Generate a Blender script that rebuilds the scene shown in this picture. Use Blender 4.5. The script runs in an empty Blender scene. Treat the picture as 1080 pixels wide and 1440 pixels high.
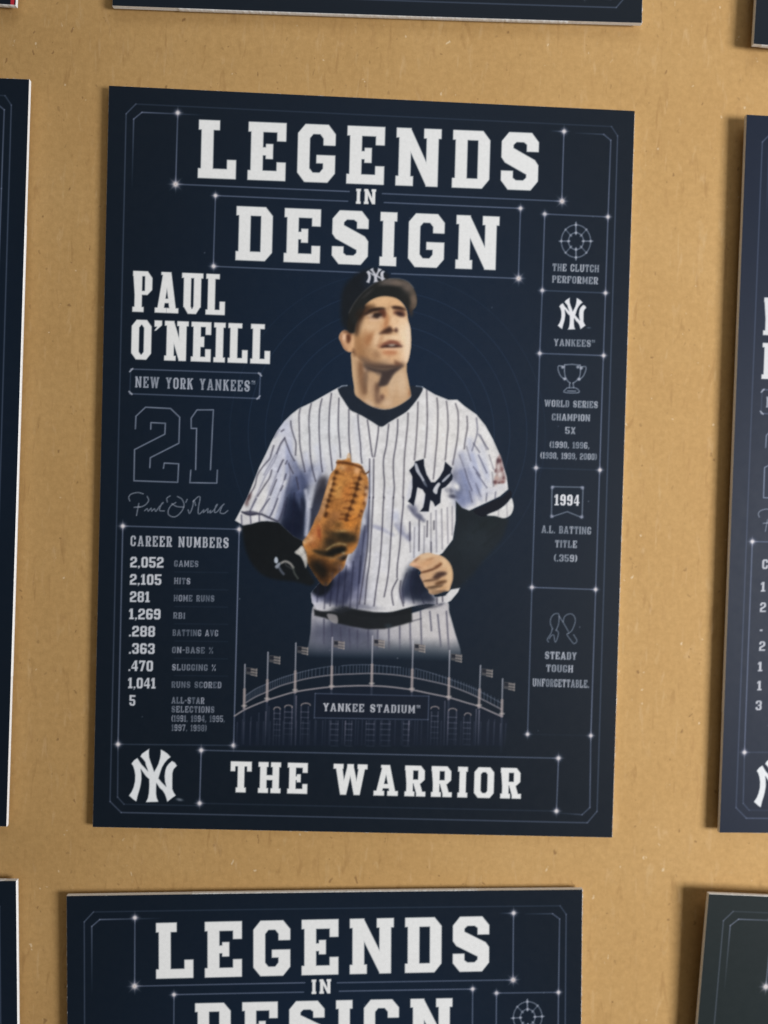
import bpy, math
import numpy as np
from mathutils import Matrix, Vector

MM = .001
scene = bpy.context.scene
col = scene.collection

# ------------------------------------------------------------------ camera: a phone held about 10 cm above the cards
FPX = 1200.0                                       # focal length in survey pixels (frame 1080 x 1440)
RC = np.array([[.999044, .028864, .032845], [.02834, -.999465, .01631], [.033298, -.015364, -.999327]])
CAMP = np.array([-.9668, -3.7024, 104.4314])       # mm above the board
cd = bpy.data.cameras.new('camera'); cam = bpy.data.objects.new('camera', cd); col.objects.link(cam)
M = Matrix(((RC[0][0], -RC[1][0], -RC[2][0], CAMP[0]*MM), (RC[0][1], -RC[1][1], -RC[2][1], CAMP[1]*MM), (RC[0][2], -RC[1][2], -RC[2][2], CAMP[2]*MM), (0, 0, 0, 1)))
cam.matrix_world = M
cd.sensor_fit = 'HORIZONTAL'; cd.sensor_width = 36; cd.lens = FPX/1080*36
cd.clip_start = .005; cd.clip_end = 20
cd.dof.use_dof = True; cd.dof.focus_distance = .1005; cd.dof.aperture_fstop = 11
scene.camera = cam
scene.cycles.use_denoising = True

# ------------------------------------------------------------------ light: a room lamp to the right, a window's soft light from above, dim room around
world = bpy.data.worlds.new('World'); scene.world = world; world.use_nodes = True
world.node_tree.nodes['Background'].inputs[0].default_value = (1, .9, .72, 1); world.node_tree.nodes['Background'].inputs[1].default_value = .11
def area(name, loc, size, power, color, target=(0, 0, 0)):
    l = bpy.data.lights.new(name, 'AREA'); l.shape = 'RECTANGLE'; l.size, l.size_y = size; l.energy = power; l.color = color
    o = bpy.data.objects.new(name, l); col.objects.link(o); o.location = loc
    o.rotation_euler = (Vector(target)-Vector(loc)).to_track_quat('-Z', 'Y').to_euler(); return o
area('room_lamp', (.43, -.05, .34), (.17, .17), 3.65, (.975, .985, 1.01))
area('window_light', (.12, .5, .36), (.5, .3), .95, (.93, .97, 1))
scene.view_settings.view_transform = 'Standard'; scene.view_settings.look = 'None'; scene.view_settings.exposure = 0; scene.view_settings.gamma = 1
scene.view_settings.use_curve_mapping = False

# ------------------------------------------------------------------ materials
def mat(name):
    m = bpy.data.materials.new(name); m.use_nodes = True; n = m.node_tree
    return m, n, n.nodes['Principled BSDF'], (lambda t, **k: mknode(n, t, **k)), n.links.new
def mknode(n, t, **k):
    x = n.nodes.new(t)
    for a, v in k.items():
        if a.startswith('i_'): x.inputs[a[2:].replace('_', ' ')].default_value = v
        else: setattr(x, a, v)
    return x
def ramp(nd, stops):
    e = nd.color_ramp.elements
    while len(e) < len(stops): e.new(.5)
    for q, (p, c) in zip(e, stops): q.position = p; q.color = c if len(c) == 4 else (*c, 1)
    return nd

def ink_material():
    m, n, b, N, K = mat('printed_ink_on_coated_card')
    at = N('ShaderNodeAttribute', attribute_name='ink'); tc = N('ShaderNodeTexCoord')
    no = N('ShaderNodeTexNoise', i_Scale=2600., i_Detail=2.); K(tc.outputs['Object'], no.inputs['Vector'])
    r1 = ramp(N('ShaderNodeValToRGB'), [(.3, (.965, .965, .965)), (.7, (1.025, 1.025, 1.025))]); K(no.outputs['Fac'], r1.inputs[0])
    mx = N('ShaderNodeMixRGB', blend_type='MULTIPLY'); mx.inputs[0].default_value = 1; K(at.outputs['Color'], mx.inputs[1]); K(r1.outputs[0], mx.inputs[2]); K(mx.outputs[0], b.inputs['Base Color'])
    n2 = N('ShaderNodeTexNoise', i_Scale=900., i_Detail=3.); K(tc.outputs['Object'], n2.inputs['Vector'])
    r2 = N('ShaderNodeMapRange', i_To_Min=.44, i_To_Max=.58); K(n2.outputs['Fac'], r2.inputs['Value']); K(r2.outputs[0], b.inputs['Roughness'])
    bp = N('ShaderNodeBump', i_Strength=.12, i_Distance=.00002); K(no.outputs['Fac'], bp.inputs['Height']); K(bp.outputs[0], b.inputs['Normal'])
    b.inputs['Specular IOR Level'].default_value = .22
    return m
def core_material():
    m, n, b, N, K = mat('white_paper_core')
    tc = N('ShaderNodeTexCoord'); no = N('ShaderNodeTexNoise', i_Scale=5000., i_Detail=3.); K(tc.outputs['Object'], no.inputs['Vector'])
    r = ramp(N('ShaderNodeValToRGB'), [(.3, (.66, .66, .66)), (.6, (.8, .8, .79))]); K(no.outputs['Fac'], r.inputs[0]); K(r.outputs[0], b.inputs['Base Color'])
    b.inputs['Roughness'].default_value = .9; return m
def kraft_material():
    m, n, b, N, K = mat('kraft_cardboard')
    tc = N('ShaderNodeTexCoord'); P = tc.outputs['Object']
    def noise(s, d=4., r=.55, v=P, dist=0.):
        x = N('ShaderNodeTexNoise', i_Scale=s, i_Detail=d, i_Roughness=r, i_Distortion=dist); K(v, x.inputs['Vector']); return x.outputs['Fac']
    def mapped(rot, sc):
        x = N('ShaderNodeMapping'); x.inputs['Rotation'].default_value = (0, 0, rot); x.inputs['Scale'].default_value = sc; K(P, x.inputs['Vector']); return x.outputs[0]
    def over(a, c, f):
        x = N('ShaderNodeMixRGB'); K(f, x.inputs[0]); K(a, x.inputs[1])
        x.inputs[2].default_value = (*c, 1); return x.outputs[0]
    base = ramp(N('ShaderNodeValToRGB'), [(.25, (.462, .272, .099)), (.5, (.488, .294, .11)), (.75, (.512, .315, .124))]); K(noise(55, 5, .6), base.inputs[0])
    # pulp clouds, matted fibres in several directions, dark specks and a few pale chips
    cl = ramp(N('ShaderNodeValToRGB'), [(.32, (.86, .84, .8)), (.68, (1.08, 1.08, 1.1))]); K(noise(1300, 5, .75), cl.inputs[0])
    mu = N('ShaderNodeMixRGB', blend_type='MULTIPLY'); mu.inputs[0].default_value = .8; K(base.outputs[0], mu.inputs[1]); K(cl.outputs[0], mu.inputs[2]); c = mu.outputs[0]
    for rot, s, tint, lo, hi in ((2.0, 700, (.31, .165, .055), .61, .7), (2.4, 1100, (.62, .42, .22), .6, .76), (1.75, 1000, (.35, .19, .07), .61, .76), (2.2, 800, (.6, .42, .22), .63, .78)):
        v = mapped(rot, (1, .22, 1)); f = ramp(N('ShaderNodeValToRGB'), [(lo, (0, 0, 0)), (hi, (.42, .42, .42))]); K(noise(s, 3, .6, v, .6), f.inputs[0]); c = over(c, tint, f.outputs[0])
    for s, thr, tint, k in ((900, .06, (.25, .135, .05), .75), (420, .022, (.2, .1, .04), .75), (1000, .05, (.74, .6, .4), .6), (1300, .07, (.3, .17, .065), .55)):
        w = N('ShaderNodeTexNoise', i_Scale=700., i_Detail=2.); K(P, w.inputs['Vector'])
        va = N('ShaderNodeMixRGB', blend_type='ADD'); va.inputs[0].default_value = .0016; K(mapped(.4 + s*.01, (1, .6, 1)), va.inputs[1]); K(w.outputs['Color'], va.inputs[2])
        vo = N('ShaderNodeTexVoronoi', i_Scale=float(s)); K(va.outputs[0], vo.inputs['Vector'])
        # only some cells carry a speck, each of its own size
        sp = N('ShaderNodeSeparateColor'); K(vo.outputs['Color'], sp.inputs[0])
        sz = N('ShaderNodeMapRange', i_From_Min=.66, i_From_Max=1., i_To_Min=0., i_To_Max=thr*3.2); K(sp.outputs[0], sz.inputs['Value'])
        lt = N('ShaderNodeMath', operation='SUBTRACT'); K(sz.outputs[0], lt.inputs[0]); K(vo.outputs['Distance'], lt.inputs[1])
        f = N('ShaderNodeMapRange', i_From_Min=0., i_From_Max=.06, i_To_Min=0., i_To_Max=k); K(lt.outputs[0], f.inputs['Value']); c = over(c, tint, f.outputs[0])
    K(c, b.inputs['Base Color']); b.inputs['Roughness'].default_value = .82; b.inputs['Specular IOR Level'].default_value = .3
    h = N('ShaderNodeMath', operation='ADD'); K(noise(900, 5, .7), h.inputs[0]); K(noise(160, 3, .5), h.inputs[1])
    bp = N('ShaderNodeBump', i_Strength=.35, i_Distance=.00012); K(h.outputs[0], bp.inputs['Height']); K(bp.outputs[0], b.inputs['Normal'])
    return m
INK, CORE, KRAFT = ink_material(), core_material(), kraft_material()

def mesh_object(name, verts, faces, material, parent=None, colors=None, smooth=False):
    me = bpy.data.meshes.new(name); verts = np.asarray(verts, np.float32); faces = np.asarray(faces, np.int32)
    me.vertices.add(len(verts)); me.vertices.foreach_set('co', verts.ravel())
    me.loops.add(faces.size); me.loops.foreach_set('vertex_index', faces.ravel())
    me.polygons.add(len(faces)); me.polygons.foreach_set('loop_start', np.arange(0, faces.size, faces.shape[1], dtype=np.int32))
    if smooth: me.polygons.foreach_set('use_smooth', np.ones(len(faces), bool))
    me.update(calc_edges=True); me.validate()
    if colors is not None:
        a = me.color_attributes.new('ink', 'FLOAT_COLOR', 'POINT'); a.data.foreach_set('color', np.c_[colors, np.ones(len(colors))].astype(np.float32).ravel())
    me.materials.append(material)
    o = bpy.data.objects.new(name, me); col.objects.link(o)
    if parent: o.parent = parent
    return o

# ------------------------------------------------------------------ the sheet of kraft cardboard everything lies on
def cardboard():
    n = 2; x0, x1, y0, y1, t = -.26, .26, -.3, .3, -.004
    v = [(x0, y0, 0), (x1, y0, 0), (x1, y1, 0), (x0, y1, 0), (x0, y0, t), (x1, y0, t), (x1, y1, t), (x0, y1, t)]
    f = [(0, 1, 2, 3), (7, 6, 5, 4), (0, 4, 5, 1), (1, 5, 6, 2), (2, 6, 7, 3), (3, 7, 4, 0)]
    o = mesh_object('cardboard_ground', v, f, KRAFT); o['kind'] = 'structure'; o['label'] = 'brown kraft cardboard sheet under the cards'
cardboard()
# ------------------------------------------------------------------ print engine
# The front of a card is a flat print.  It is drawn here into a colour raster (one cell = 0.086 mm of card)
# with soft-edged polygons and strokes, and later carried by the card as per-vertex ink colours.
CW, CH = 741, 1037                                  # raster cells over 63.5 x 88.9 mm
QUAD = [(153.3, 120.5), (892.6, 156.0), (860.9, 1177.8), (130.5, 1163.0)]   # survey of the middle card's corners

def homography(src, dst):
    A = []; b = []
    for (x, y), (u, v) in zip(src, dst):
        A.append([x, y, 1, 0, 0, 0, -u*x, -u*y]); b.append(u)
        A.append([0, 0, 0, x, y, 1, -v*x, -v*y]); b.append(v)
    return np.append(np.linalg.solve(np.array(A, float), np.array(b, float)), 1).reshape(3, 3)

HM = homography(QUAD, [(0, 0), (CW, 0), (CW, CH), (0, CH)])
def T(pts):                                         # survey coordinates -> raster coordinates on the card
    p = np.asarray(pts, float).reshape(-1, 2)
    q = np.c_[p, np.ones(len(p))] @ HM.T
    return q[:, :2] / q[:, 2:]

def Z(ox, oy, s):
    return lambda *p: [(ox + x/s, oy + y/s) for x, y in p]

def spline(P, closed, n=5):
    P = np.asarray(P, float)
    if len(P) < 3: return P
    if closed: Q = np.vstack([P[-1], P, P[0], P[1]])
    else: Q = np.vstack([2*P[0]-P[1], P, 2*P[-1]-P[-2]])
    out = []; t = np.arange(n)[:, None]/n
    for i in range(len(Q)-3):
        a, b, c, d = Q[i:i+4]
        out.append(.5*((2*b) + (c-a)*t + (2*a-5*b+4*c-d)*t**2 + (3*b-a-3*c+d)*t**3))
    if not closed: out.append(P[-1:])
    return np.vstack(out)

def seg_dist(X, Y, a, b):
    dx, dy = b[0]-a[0], b[1]-a[1]
    h = np.clip(((X-a[0])*dx + (Y-a[1])*dy)/(dx*dx + dy*dy + 1e-9), 0, 1)
    return (X-a[0]-h*dx)**2 + (Y-a[1]-h*dy)**2, h

def box_blur(c, k):
    p = np.pad(c, ((k, k), (k, k), (0, 0)), 'edge'); s = np.pad(p.cumsum(0).cumsum(1), ((1, 0), (1, 0), (0, 0)))
    n = 2*k+1; return (s[n:, n:]-s[:-n, n:]-s[n:, :-n]+s[:-n, :-n])/(n*n)

class Canvas:
    def __init__(s, w, h, bg):
        s.w, s.h = w, h
        s.c = np.empty((h, w, 3)); s.c[:] = bg
        s.lab = np.zeros((h, w), np.int16)
    def box(s, P, m):
        x0 = max(0, int(P[:, 0].min()-m)); x1 = min(s.w, int(P[:, 0].max()+m)+2)
        y0 = max(0, int(P[:, 1].min()-m)); y1 = min(s.h, int(P[:, 1].max()+m)+2)
        if x1 <= x0 or y1 <= y0: return None
        Y, X = np.mgrid[y0:y1, x0:x1]
        return (slice(y0, y1), slice(x0, x1)), X + .5, Y + .5
    def cov_poly(s, P, f):
        b = s.box(P, f + 1)
        if b is None: return None
        sl, X, Y = b
        d = np.full(X.shape, 1e9); ins = np.zeros(X.shape, bool)
        for i in range(len(P)):
            a, c = P[i-1], P[i]
            d = np.minimum(d, seg_dist(X, Y, a, c)[0])
            if a[1] != c[1]:
                ins ^= ((a[1] > Y) != (c[1] > Y)) & (X < (c[0]-a[0])*(Y-a[1])/(c[1]-a[1]) + a[0])
        sd = np.sqrt(d)*np.where(ins, 1, -1)
        k = np.clip(.5 + sd/f, 0, 1)
        return sl, k*k*(3-2*k) if f > 1.5 else k
    def cov_line(s, P, w, f, ends=None):
        b = s.box(P, w + f + 1)
        if b is None: return None
        sl, X, Y = b
        d = np.full(X.shape, 1e9)
        if ends is None:
            for i in range(1, len(P)): d = np.minimum(d, seg_dist(X, Y, P[i-1], P[i])[0])
            k = np.clip(.5 + (w/2 - np.sqrt(d))/f, 0, 1)
        else:                                       # opacity runs from ends[0] to ends[1]
            L = np.r_[0, np.cumsum(np.hypot(*np.diff(P, axis=0).T))]; L /= max(L[-1], 1e-6); am = np.zeros(X.shape)
            for i in range(1, len(P)):
                q, h = seg_dist(X, Y, P[i-1], P[i]); n = q < d; d[n] = q[n]
                am[n] = (ends[0] + (ends[1]-ends[0])*(L[i-1] + h*(L[i]-L[i-1])))[n]
            k = np.clip(.5 + (w/2 - np.sqrt(d))/f, 0, 1)*am
        return sl, k
    def put(s, r, col, a=1., clip=None, lab=None):
        if r is None: return
        sl, k = r
        if clip is not None: k = k*clip[sl]
        if lab: s.lab[sl][k > .5] = lab
        k = (k*a)[..., None]
        s.c[sl] = s.c[sl]*(1-k) + np.asarray(col, float)*k
    def fill(s, pts, col, a=1., f=1.6, sm=True, clip=None, lab=None, raw=False):
        P = np.asarray(pts, float) if raw else T(pts)
        if sm: P = spline(P, True)
        r = s.cov_poly(P, f); s.put(r, col, a, clip, lab)
    def line(s, pts, col, w, a=1., f=1.4, sm=True, clip=None, lab=None, ends=None, raw=False):
        P = np.asarray(pts, float) if raw else T(pts)
        if sm: P = spline(P, False, 4)
        s.put(s.cov_line(P, w, f, ends), col, a, clip, lab)
    def mask(s, pts, f=1.6, sm=True):
        m = np.zeros((s.h, s.w)); P = T(pts)
        if sm: P = spline(P, True)
        r = s.cov_poly(P, f)
        if r is not None: m[r[0]] = r[1]
        return m
    def blob(s, x, y, rx, ry, rot, col, a, clip=None):
        (cx, cy), = T([(x, y)])
        m = 2.2*max(rx, ry)
        b = s.box(np.array([[cx-m, cy-m], [cx+m, cy+m]]), 0)
        if b is None: return
        sl, X, Y = b; r = math.radians(rot); c, n = math.cos(r), math.sin(r)
        u = ((X-cx)*c + (Y-cy)*n)/rx; v = (-(X-cx)*n + (Y-cy)*c)/ry
        s.put((sl, np.exp(-.8*(u*u + v*v)**1.35)), col, a, clip)

# ------------------------------------------------------------------ block lettering (own outlines, unit height, y up)
def R(a, b, c, d): return [(a, b), (c, b), (c, d), (a, d)]
def octo(x0, y0, x1, y1, cx, cy):
    return [(x0, y0+cy), (x0+cx, y0), (x1-cx, y0), (x1, y0+cy), (x1, y1-cy), (x1-cx, y1), (x0+cx, y1), (x0, y1-cy)]
def glyph(ch, w, t, l, e):
    """(width, [(sign, polygon), ...]); t stem, l slab, e serif overhang"""
    k = .16; kx = k*.75; A = lambda *p: [(1, q) for q in p]; N = lambda *p: [(-1, q) for q in p]
    stem = lambda x, top=1, bot=1: [R(x, 0, x+t, 1)] + ([R(x-e, 1-l, x+t+e, 1)] if top else []) + ([R(x-e, 0, x+t+e, l)] if bot else [])
    ring = lambda: A(octo(0, 0, w, 1, kx, k)) + N(octo(t, l, w-t, 1-l, kx*.45, k*.45))
    if ch == 'I': return (t+2*e, A(*stem(e)))
    if ch == 'L': return (w, A(*stem(e), R(0, 1-l, t+3.2*e, 1), R(0, 0, w, l), R(w-.75*t, 0, w, max(l, .33))))
    if ch in 'EF':
        p = stem(e) + [R(0, 1-l, w, 1), R(w-.75*t, .68, w, 1), R(e, .5-l*.42, w-.34*w, .5+l*.42), R(w-.34*w-.6*t, .37, w-.34*w, .63)]
        if ch == 'E': p += [R(0, 0, w, l), R(w-.75*t, 0, w, .32)]
        return (w, A(*p))
    if ch in 'GC':
        p = ring() + N(R(w-t-.02, .4, w+.02, .64))
        return (w, p + (A(R(w*.5, .33, w, .33+l*.85), R(w-t, k, w, .4)) if ch == 'G' else A()))
    if ch == 'N':
        v = w*1.2
        return (v, A(*stem(e, 0, 1), R(0, 1-l, e+t, 1), R(v-e-t, 0, v-e, 1), R(v-2*e-t, 1-l, v, 1), [(e, 1), (e+t*.95, 1), (v-e, 0), (v-e-t*.95, 0)]))
    if ch == 'M':
        v = w*1.35
        return (v, A(*stem(e, 0), *stem(v-e-t, 0), R(0, 1-l, e+t*.9, 1), R(v-e-t*.9, 1-l, v, 1),
                     [(e, 1), (e+t, 1), (v/2+t*.35, .2), (v/2-t*.35, .2)], [(v-e-t, 1), (v-e, 1), (v/2+t*.35, .2), (v/2-t*.35, .2)]))
    if ch == 'D':
        return (w, A([(0, 0), (w-kx, 0), (w, k), (w, 1-k), (w-kx, 1), (0, 1), (0, 1-l), (e, 1-l), (e, l), (0, l)]) + N(octo(e+t, l, w-t, 1-l, 0, 0)))
    if ch == 'B':
        return (w, A([(0, 0), (w-kx, 0), (w, k), (w, .42), (w-kx*.6, .5), (w-.03, .58), (w-.03, 1-k*.9), (w-kx, 1), (0, 1), (0, 1-l), (e, 1-l), (e, l), (0, l)])
                + N(R(e+t, l, w-t, .5-l*.42), R(e+t, .5+l*.42, w-t-.02, 1-l)))
    if ch in 'PR':
        p = A(*stem(e), [(0, 1), (w-kx, 1), (w, 1-k), (w, .42+k*.8), (w-kx, .42), (e, .42)]) + N(R(e+t, .42+l*.8, w-t, 1-l))
        if ch == 'R': p += A([(w*.42, .45), (w*.42+t, .45), (w-.02, .0), (w-.02-t, .0)], R(w-t-.05, 0, w+.03, l))
        return (w, p)
    if ch == 'S':
        a = [(kx, 1), (w-kx, 1), (w, 1-k), (w, .67), (w-t, .67), (w-t, 1-l-.04), (w-t-.05, 1-l), (t+.05, 1-l), (t, 1-l-.05), (t, .68), (0, .6), (0, 1-k)]
        d = [(0, .68), (t*.97, .73), (w-kx*.5, .53), (w, .44), (w, .32), (w-t*.97, .27), (kx*.5, .47), (0, .56)]
        return (w, A(a, d, [(w-x, 1-y) for x, y in a]))
    if ch == 'H': return (w*1.12, A(*stem(e), *stem(w*1.12-e-t), R(e, .5-l*.5, w*1.12-e, .5+l*.5)))
    if ch == 'T': return (w*1.05, A(*stem(w*.525-t/2, 0), R(0, 1-l, w*1.05, 1), R(0, .68, .7*t, 1), R(w*1.05-.7*t, .68, w*1.05, 1)))
    if ch == 'A':
        v = w*1.22; m = v/2
        return (v, A([(e, 0), (e+t*.9, 0), (m+t*.35, 1), (m-t*.55, 1)], [(v-e, 0), (v-e-t*.9, 0), (m-t*.35, 1), (m+t*.55, 1)], R(v*.25, .24, v*.75, .24+l*.9),
                     R(0, 0, t*1.1+2*e, l), R(v-t*1.1-2*e, 0, v, l), R(m-t*.55-e, 1-l*.6, m+t*.55, 1)))
    if ch == 'V':
        v = w*1.15; m = v/2
        return (v, A([(e, 1), (e+t, 1), (m+t*.4, 0), (m-t*.5, 0)], [(v-e, 1), (v-e-t, 1), (m-t*.4, 0), (m+t*.5, 0)], R(0, 1-l, t+2*e, 1), R(v-t-2*e, 1-l, v, 1)))
    if ch == 'W':
        v = w*1.7; a, b = v*.3, v*.7
        return (v, A([(e, 1), (e+t, 1), (a+t*.45, 0), (a-t*.45, 0)], [(v/2-t*.4, 1), (v/2+t*.4, 1), (a+t*.45, 0), (a-t*.45, 0)],
                     [(v/2-t*.4, 1), (v/2+t*.4, 1), (b+t*.45, 0), (b-t*.45, 0)], [(v-e, 1), (v-e-t, 1), (b-t*.45, 0), (b+t*.45, 0)],
                     R(0, 1-l, t+2*e, 1), R(v-t-2*e, 1-l, v, 1), R(v/2-t*.5, 1-l, v/2+t*.5, 1)))
    if ch == 'Y':
        v = w*1.1
        return (v, A([(e, 1), (e+t, 1), (v/2+t/2, .42), (v/2-t/2, .42)], [(v-e, 1), (v-e-t, 1), (v/2-t/2, .42), (v/2+t/2, .42)], R(v/2-t/2, 0, v/2+t/2, .45), R(v/2-t/2-e, 0, v/2+t/2+e, l),
                     R(0, 1-l, t+2*e, 1), R(v-t-2*e, 1-l, v, 1)))
    if ch == 'X': return (w, A([(0, 0), (t, 0), (w, 1), (w-t, 1)], [(w, 0), (w-t, 0), (0, 1), (t, 1)]))
    if ch == 'K': return (w*1.1, A(*stem(e), [(e+t*.8, .35), (e+t*.8, .6), (w*1.1-t-e, 1), (w*1.1-e, 1)], [(w*.4, .5), (w*.45+t*.8, .62), (w*1.1, 0), (w*1.1-t*1.1, 0)], R(w*1.1-t-2*e, 1-l*.8, w*1.1, 1)))
    if ch == 'U': return (w*1.1, A(R(e, k, e+t, 1), R(w*1.1-e-t, k, w*1.1-e, 1), [(e, k+.03), (e+kx, 0), (w*1.1-e-kx, 0), (w*1.1-e, k+.03), (w*1.1-e-t, k+.03), (w*1.1-e-t-.03, l), (e+t+.03, l), (e+t, k+.03)],
                                  R(0, 1-l, t+2*e, 1), R(w*1.1-t-2*e, 1-l, w*1.1, 1)))
    if ch in 'O0': return (w, ring())
    if ch == '1': return (t*1.9+e, A(R(t*.6, 0, t*1.6, 1), R(t*.6-e-.06, 0, t*1.6+e+.06, l), [(0, .7), (t*.6, .7), (t*.6, 1), (t*.5, 1), (0, .84)]))
    if ch == '2': return (w, A([(0, .66), (0, 1-k), (kx, 1), (w-kx, 1), (w, 1-k), (w, .55), (t, .28), (t, l), (w, l), (w, 0), (0, 0), (0, .4), (w-t, .63), (w-t, 1-l), (t, 1-l), (t, .66)]))
    if ch in '38': 
        p = A(octo(0, 0, w, .55, kx, k*.8), octo(0, .45, w, 1, kx, k*.8), R(kx*.4, .42, w-kx*.4, .58)) + N(R(t, l, w-t, .5-l*.45), R(t, .5+l*.45, w-t, 1-l))
        return (w, p + (N(R(-.01, .34, t+.01, .66)) if ch == '3' else A()))
    if ch == '4': return (w, A(R(w-t-.08, 0, w-.08, 1), R(0, .22, w, .22+l), [(0, .26), (0, .26+l), (w-t-.08, 1), (w-.08, 1)]) + N([(t*.95, .24+l), (w-t-.08, .24+l), (w-t-.08, .78)]))
    if ch == '5': return (w, A(R(0, 1-l, w, 1), R(0, .45, t, 1), [(0, .62), (w-kx, .62), (w, .62-k), (w, k), (w-kx, 0), (kx, 0), (0, k), (0, .3), (t, .3), (t, l), (w-t, l), (w-t, .62-l), (0, .62-l)]))
    if ch == '6': return (w, ring() + N(R(w-t-.01, .56, w+.01, .72)) + A([(t*.5, .58), (w-kx, .58), (w, .58-k*.8), (w-t, .5-l*.5), (t*.5, .58-l)]))
    if ch == '9': return (w, ring() + N(R(-.01, .28, t+.01, .44)) + A([(w-t*.5, .42), (kx, .42), (0, .42+k*.8), (t, .5+l*.5), (w-t*.5, .42+l)]))
    if ch == '7': return (w, A(R(0, 1-l, w, 1), [(w-t, 1), (w, 1), (w*.55, 0), (w*.55-t, 0)], R(0, .72, t*.7, 1)))
    if ch == "'": return (t, A([(.0, .74), (t*.2, .74), (t, .88), (t, 1), (0, 1), (0, .84), (t*.35, .84)]))
    if ch == ',': return (t*.9, A([(0, -.12), (t*.3, -.12), (t*.9, .06), (t*.9, .17), (0, .17), (0, 0), (t*.3, 0)]))
    if ch == '.': return (t*.8, A(R(0, 0, t*.8, .17)))
    if ch == '-': return (w*.55, A(R(0, .42, w*.55, .56)))
    if ch == '(': return (t*1.4, A([(t*1.4, 1.05), (t*.6, .95), (0, .7), (0, .3), (t*.6, .05), (t*1.4, -.05), (t*1.4, .08), (t, .3), (t, .7), (t*1.4, .92)]))
    if ch == ')': return (t*1.4, [(1, [(t*1.4-x, y) for x, y in glyph('(', w, t, l, e)[1][0][1]])])
    if ch == '%': return (w, A([(0, 0), (t*.6, 0), (w, 1), (w-t*.6, 1)], R(0, .65, t*.9, 1), R(w-t*.9, 0, w, .35)))
    if ch == '~': return (w*.7, A(R(0, .88, w*.28, 1), R(w*.1, .66, w*.18, 1), R(w*.36, .66, w*.44, 1), R(w*.62, .66, w*.7, 1), R(w*.4, .84, w*.66, .96)))   # trade mark sign
    return (w*.62, [])

def text(cv, s, p0, p1, H, col=(222, 222, 220), a=1., w=.62, t=.2, l=.17, e=.045, gap=.17, f=1.2, lab=None, jit=0, grey=0):
    (x0, y0), (x1, y1) = T([p0, p1])
    G = [glyph(c, w, t, l, e) for c in s]
    tot = sum(g[0] for g in G) + gap*(len(G)-1)
    sc = (x1-x0)/(tot*H); pen = 0; rs = np.random.RandomState(len(s)*7 + int(H*10))
    for c, (gw, ps) in zip(s, G):
        if ps:
            q = lambda P: np.array([(x0 + (pen+x)*H*sc, y0 + (y1-y0)*(pen+x)/tot - y*H) for x, y in P])
            allp = np.vstack([q(P) for _, P in ps]); b = cv.box(allp, 3)
            if b is not None:
                sl = b[0]; k = np.zeros(b[1].shape)
                for sg, P in ps:
                    r = cv.cov_poly(q(P), f)
                    if r is None: continue
                    o = np.zeros(k.shape); ys, xs = r[0]
                    ys = slice(ys.start-sl[0].start, ys.stop-sl[0].start); xs = slice(xs.start-sl[1].start, xs.stop-sl[1].start)
                    if ys.start < 0 or xs.start < 0 or ys.stop > k.shape[0] or xs.stop > k.shape[1]:
                        ya, xa = max(0, -ys.start), max(0, -xs.start)
                        rr = r[1][ya:ya+k.shape[0]-max(0, ys.start), xa:xa+k.shape[1]-max(0, xs.start)]
                        o[max(0, ys.start):max(0, ys.start)+rr.shape[0], max(0, xs.start):max(0, xs.start)+rr.shape[1]] = rr
                    else: o[ys, xs] = r[1]
                    k = np.maximum(k, o) if sg > 0 else k*(1-o)
                cv.put((sl, k), col, a*(1 - jit*rs.rand()))
            if lab:
                xa, ya = allp.min(0)-2; xb, yb = allp.max(0)+2
                cv.lab[max(0, int(ya)):max(0, int(yb)+1), max(0, int(xa)):max(0, int(xb)+1)] = lab
        pen += gw + gap

LINE = (150, 156, 182)
def rule(cv, *p, a=.42, w=1.4, ends=None, col=LINE): cv.line(p, col, w, min(.95, a*1.18), 1.6, False, ends=ends)
def spark(cv, x, y, k=1.):
    cv.blob(x, y, 4.2*k, 4.2*k, 0, (170, 165, 185), .5)
    cv.blob(x, y, 2.3*k, 2.3*k, 0, (238, 234, 232), 1.)
    for dx, dy in ((1, 0), (-1, 0), (0, 1), (0, -1)):
        cv.line([(x, y), (x+dx*9*k, y+dy*10*k)], (205, 195, 200), 1., .6, 1.4, False, ends=(1, 0))
    if k > 1.1:
        for dx, dy in ((1, 1), (-1, 1), (1, -1), (-1, -1)):
            cv.line([(x, y), (x+dx*7*k, y+dy*7*k)], (190, 170, 165), 1., .55, 1.4, False, ends=(1, 0))

PART = {}
def part(name): return PART.setdefault(name, len(PART) + 1)

EMB = Z(170, 1040, 10.8)
EMBLEM = [EMB((160, 365), (200, 315), (250, 280), (275, 320), (310, 375), (360, 425), (410, 480), (400, 440), (380, 390), (370, 340), (340, 300), (297, 255), (320, 215), (370, 180), (430, 140),
              (425, 200), (430, 270), (455, 350), (485, 430), (505, 490), (540, 430), (570, 370), (595, 280), (605, 210), (605, 150), (660, 180), (710, 215), (755, 265), (710, 300), (660, 360),
              (625, 420), (600, 490), (585, 540), (570, 590), (620, 650), (690, 718), (670, 640), (665, 550), (675, 470), (695, 410), (730, 365), (775, 325), (820, 350), (850, 398), (800, 450), (782, 510), (780, 620),
              (780, 750), (800, 800), (833, 850), (780, 885), (705, 945), (690, 890), (670, 830), (635, 775), (590, 735), (540, 660), (535, 720), (535, 830), (545, 890), (570, 945), (380, 950), (410, 890), (425, 810), (432, 700),
              (430, 600), (380, 555), (340, 500), (300, 445), (310, 520), (312, 600), (300, 690), (280, 770), (255, 850), (235, 940), (190, 910), (123, 850), (165, 790), (195, 720), (215, 630), (218, 540), (205, 460), (185, 400))]
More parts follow.
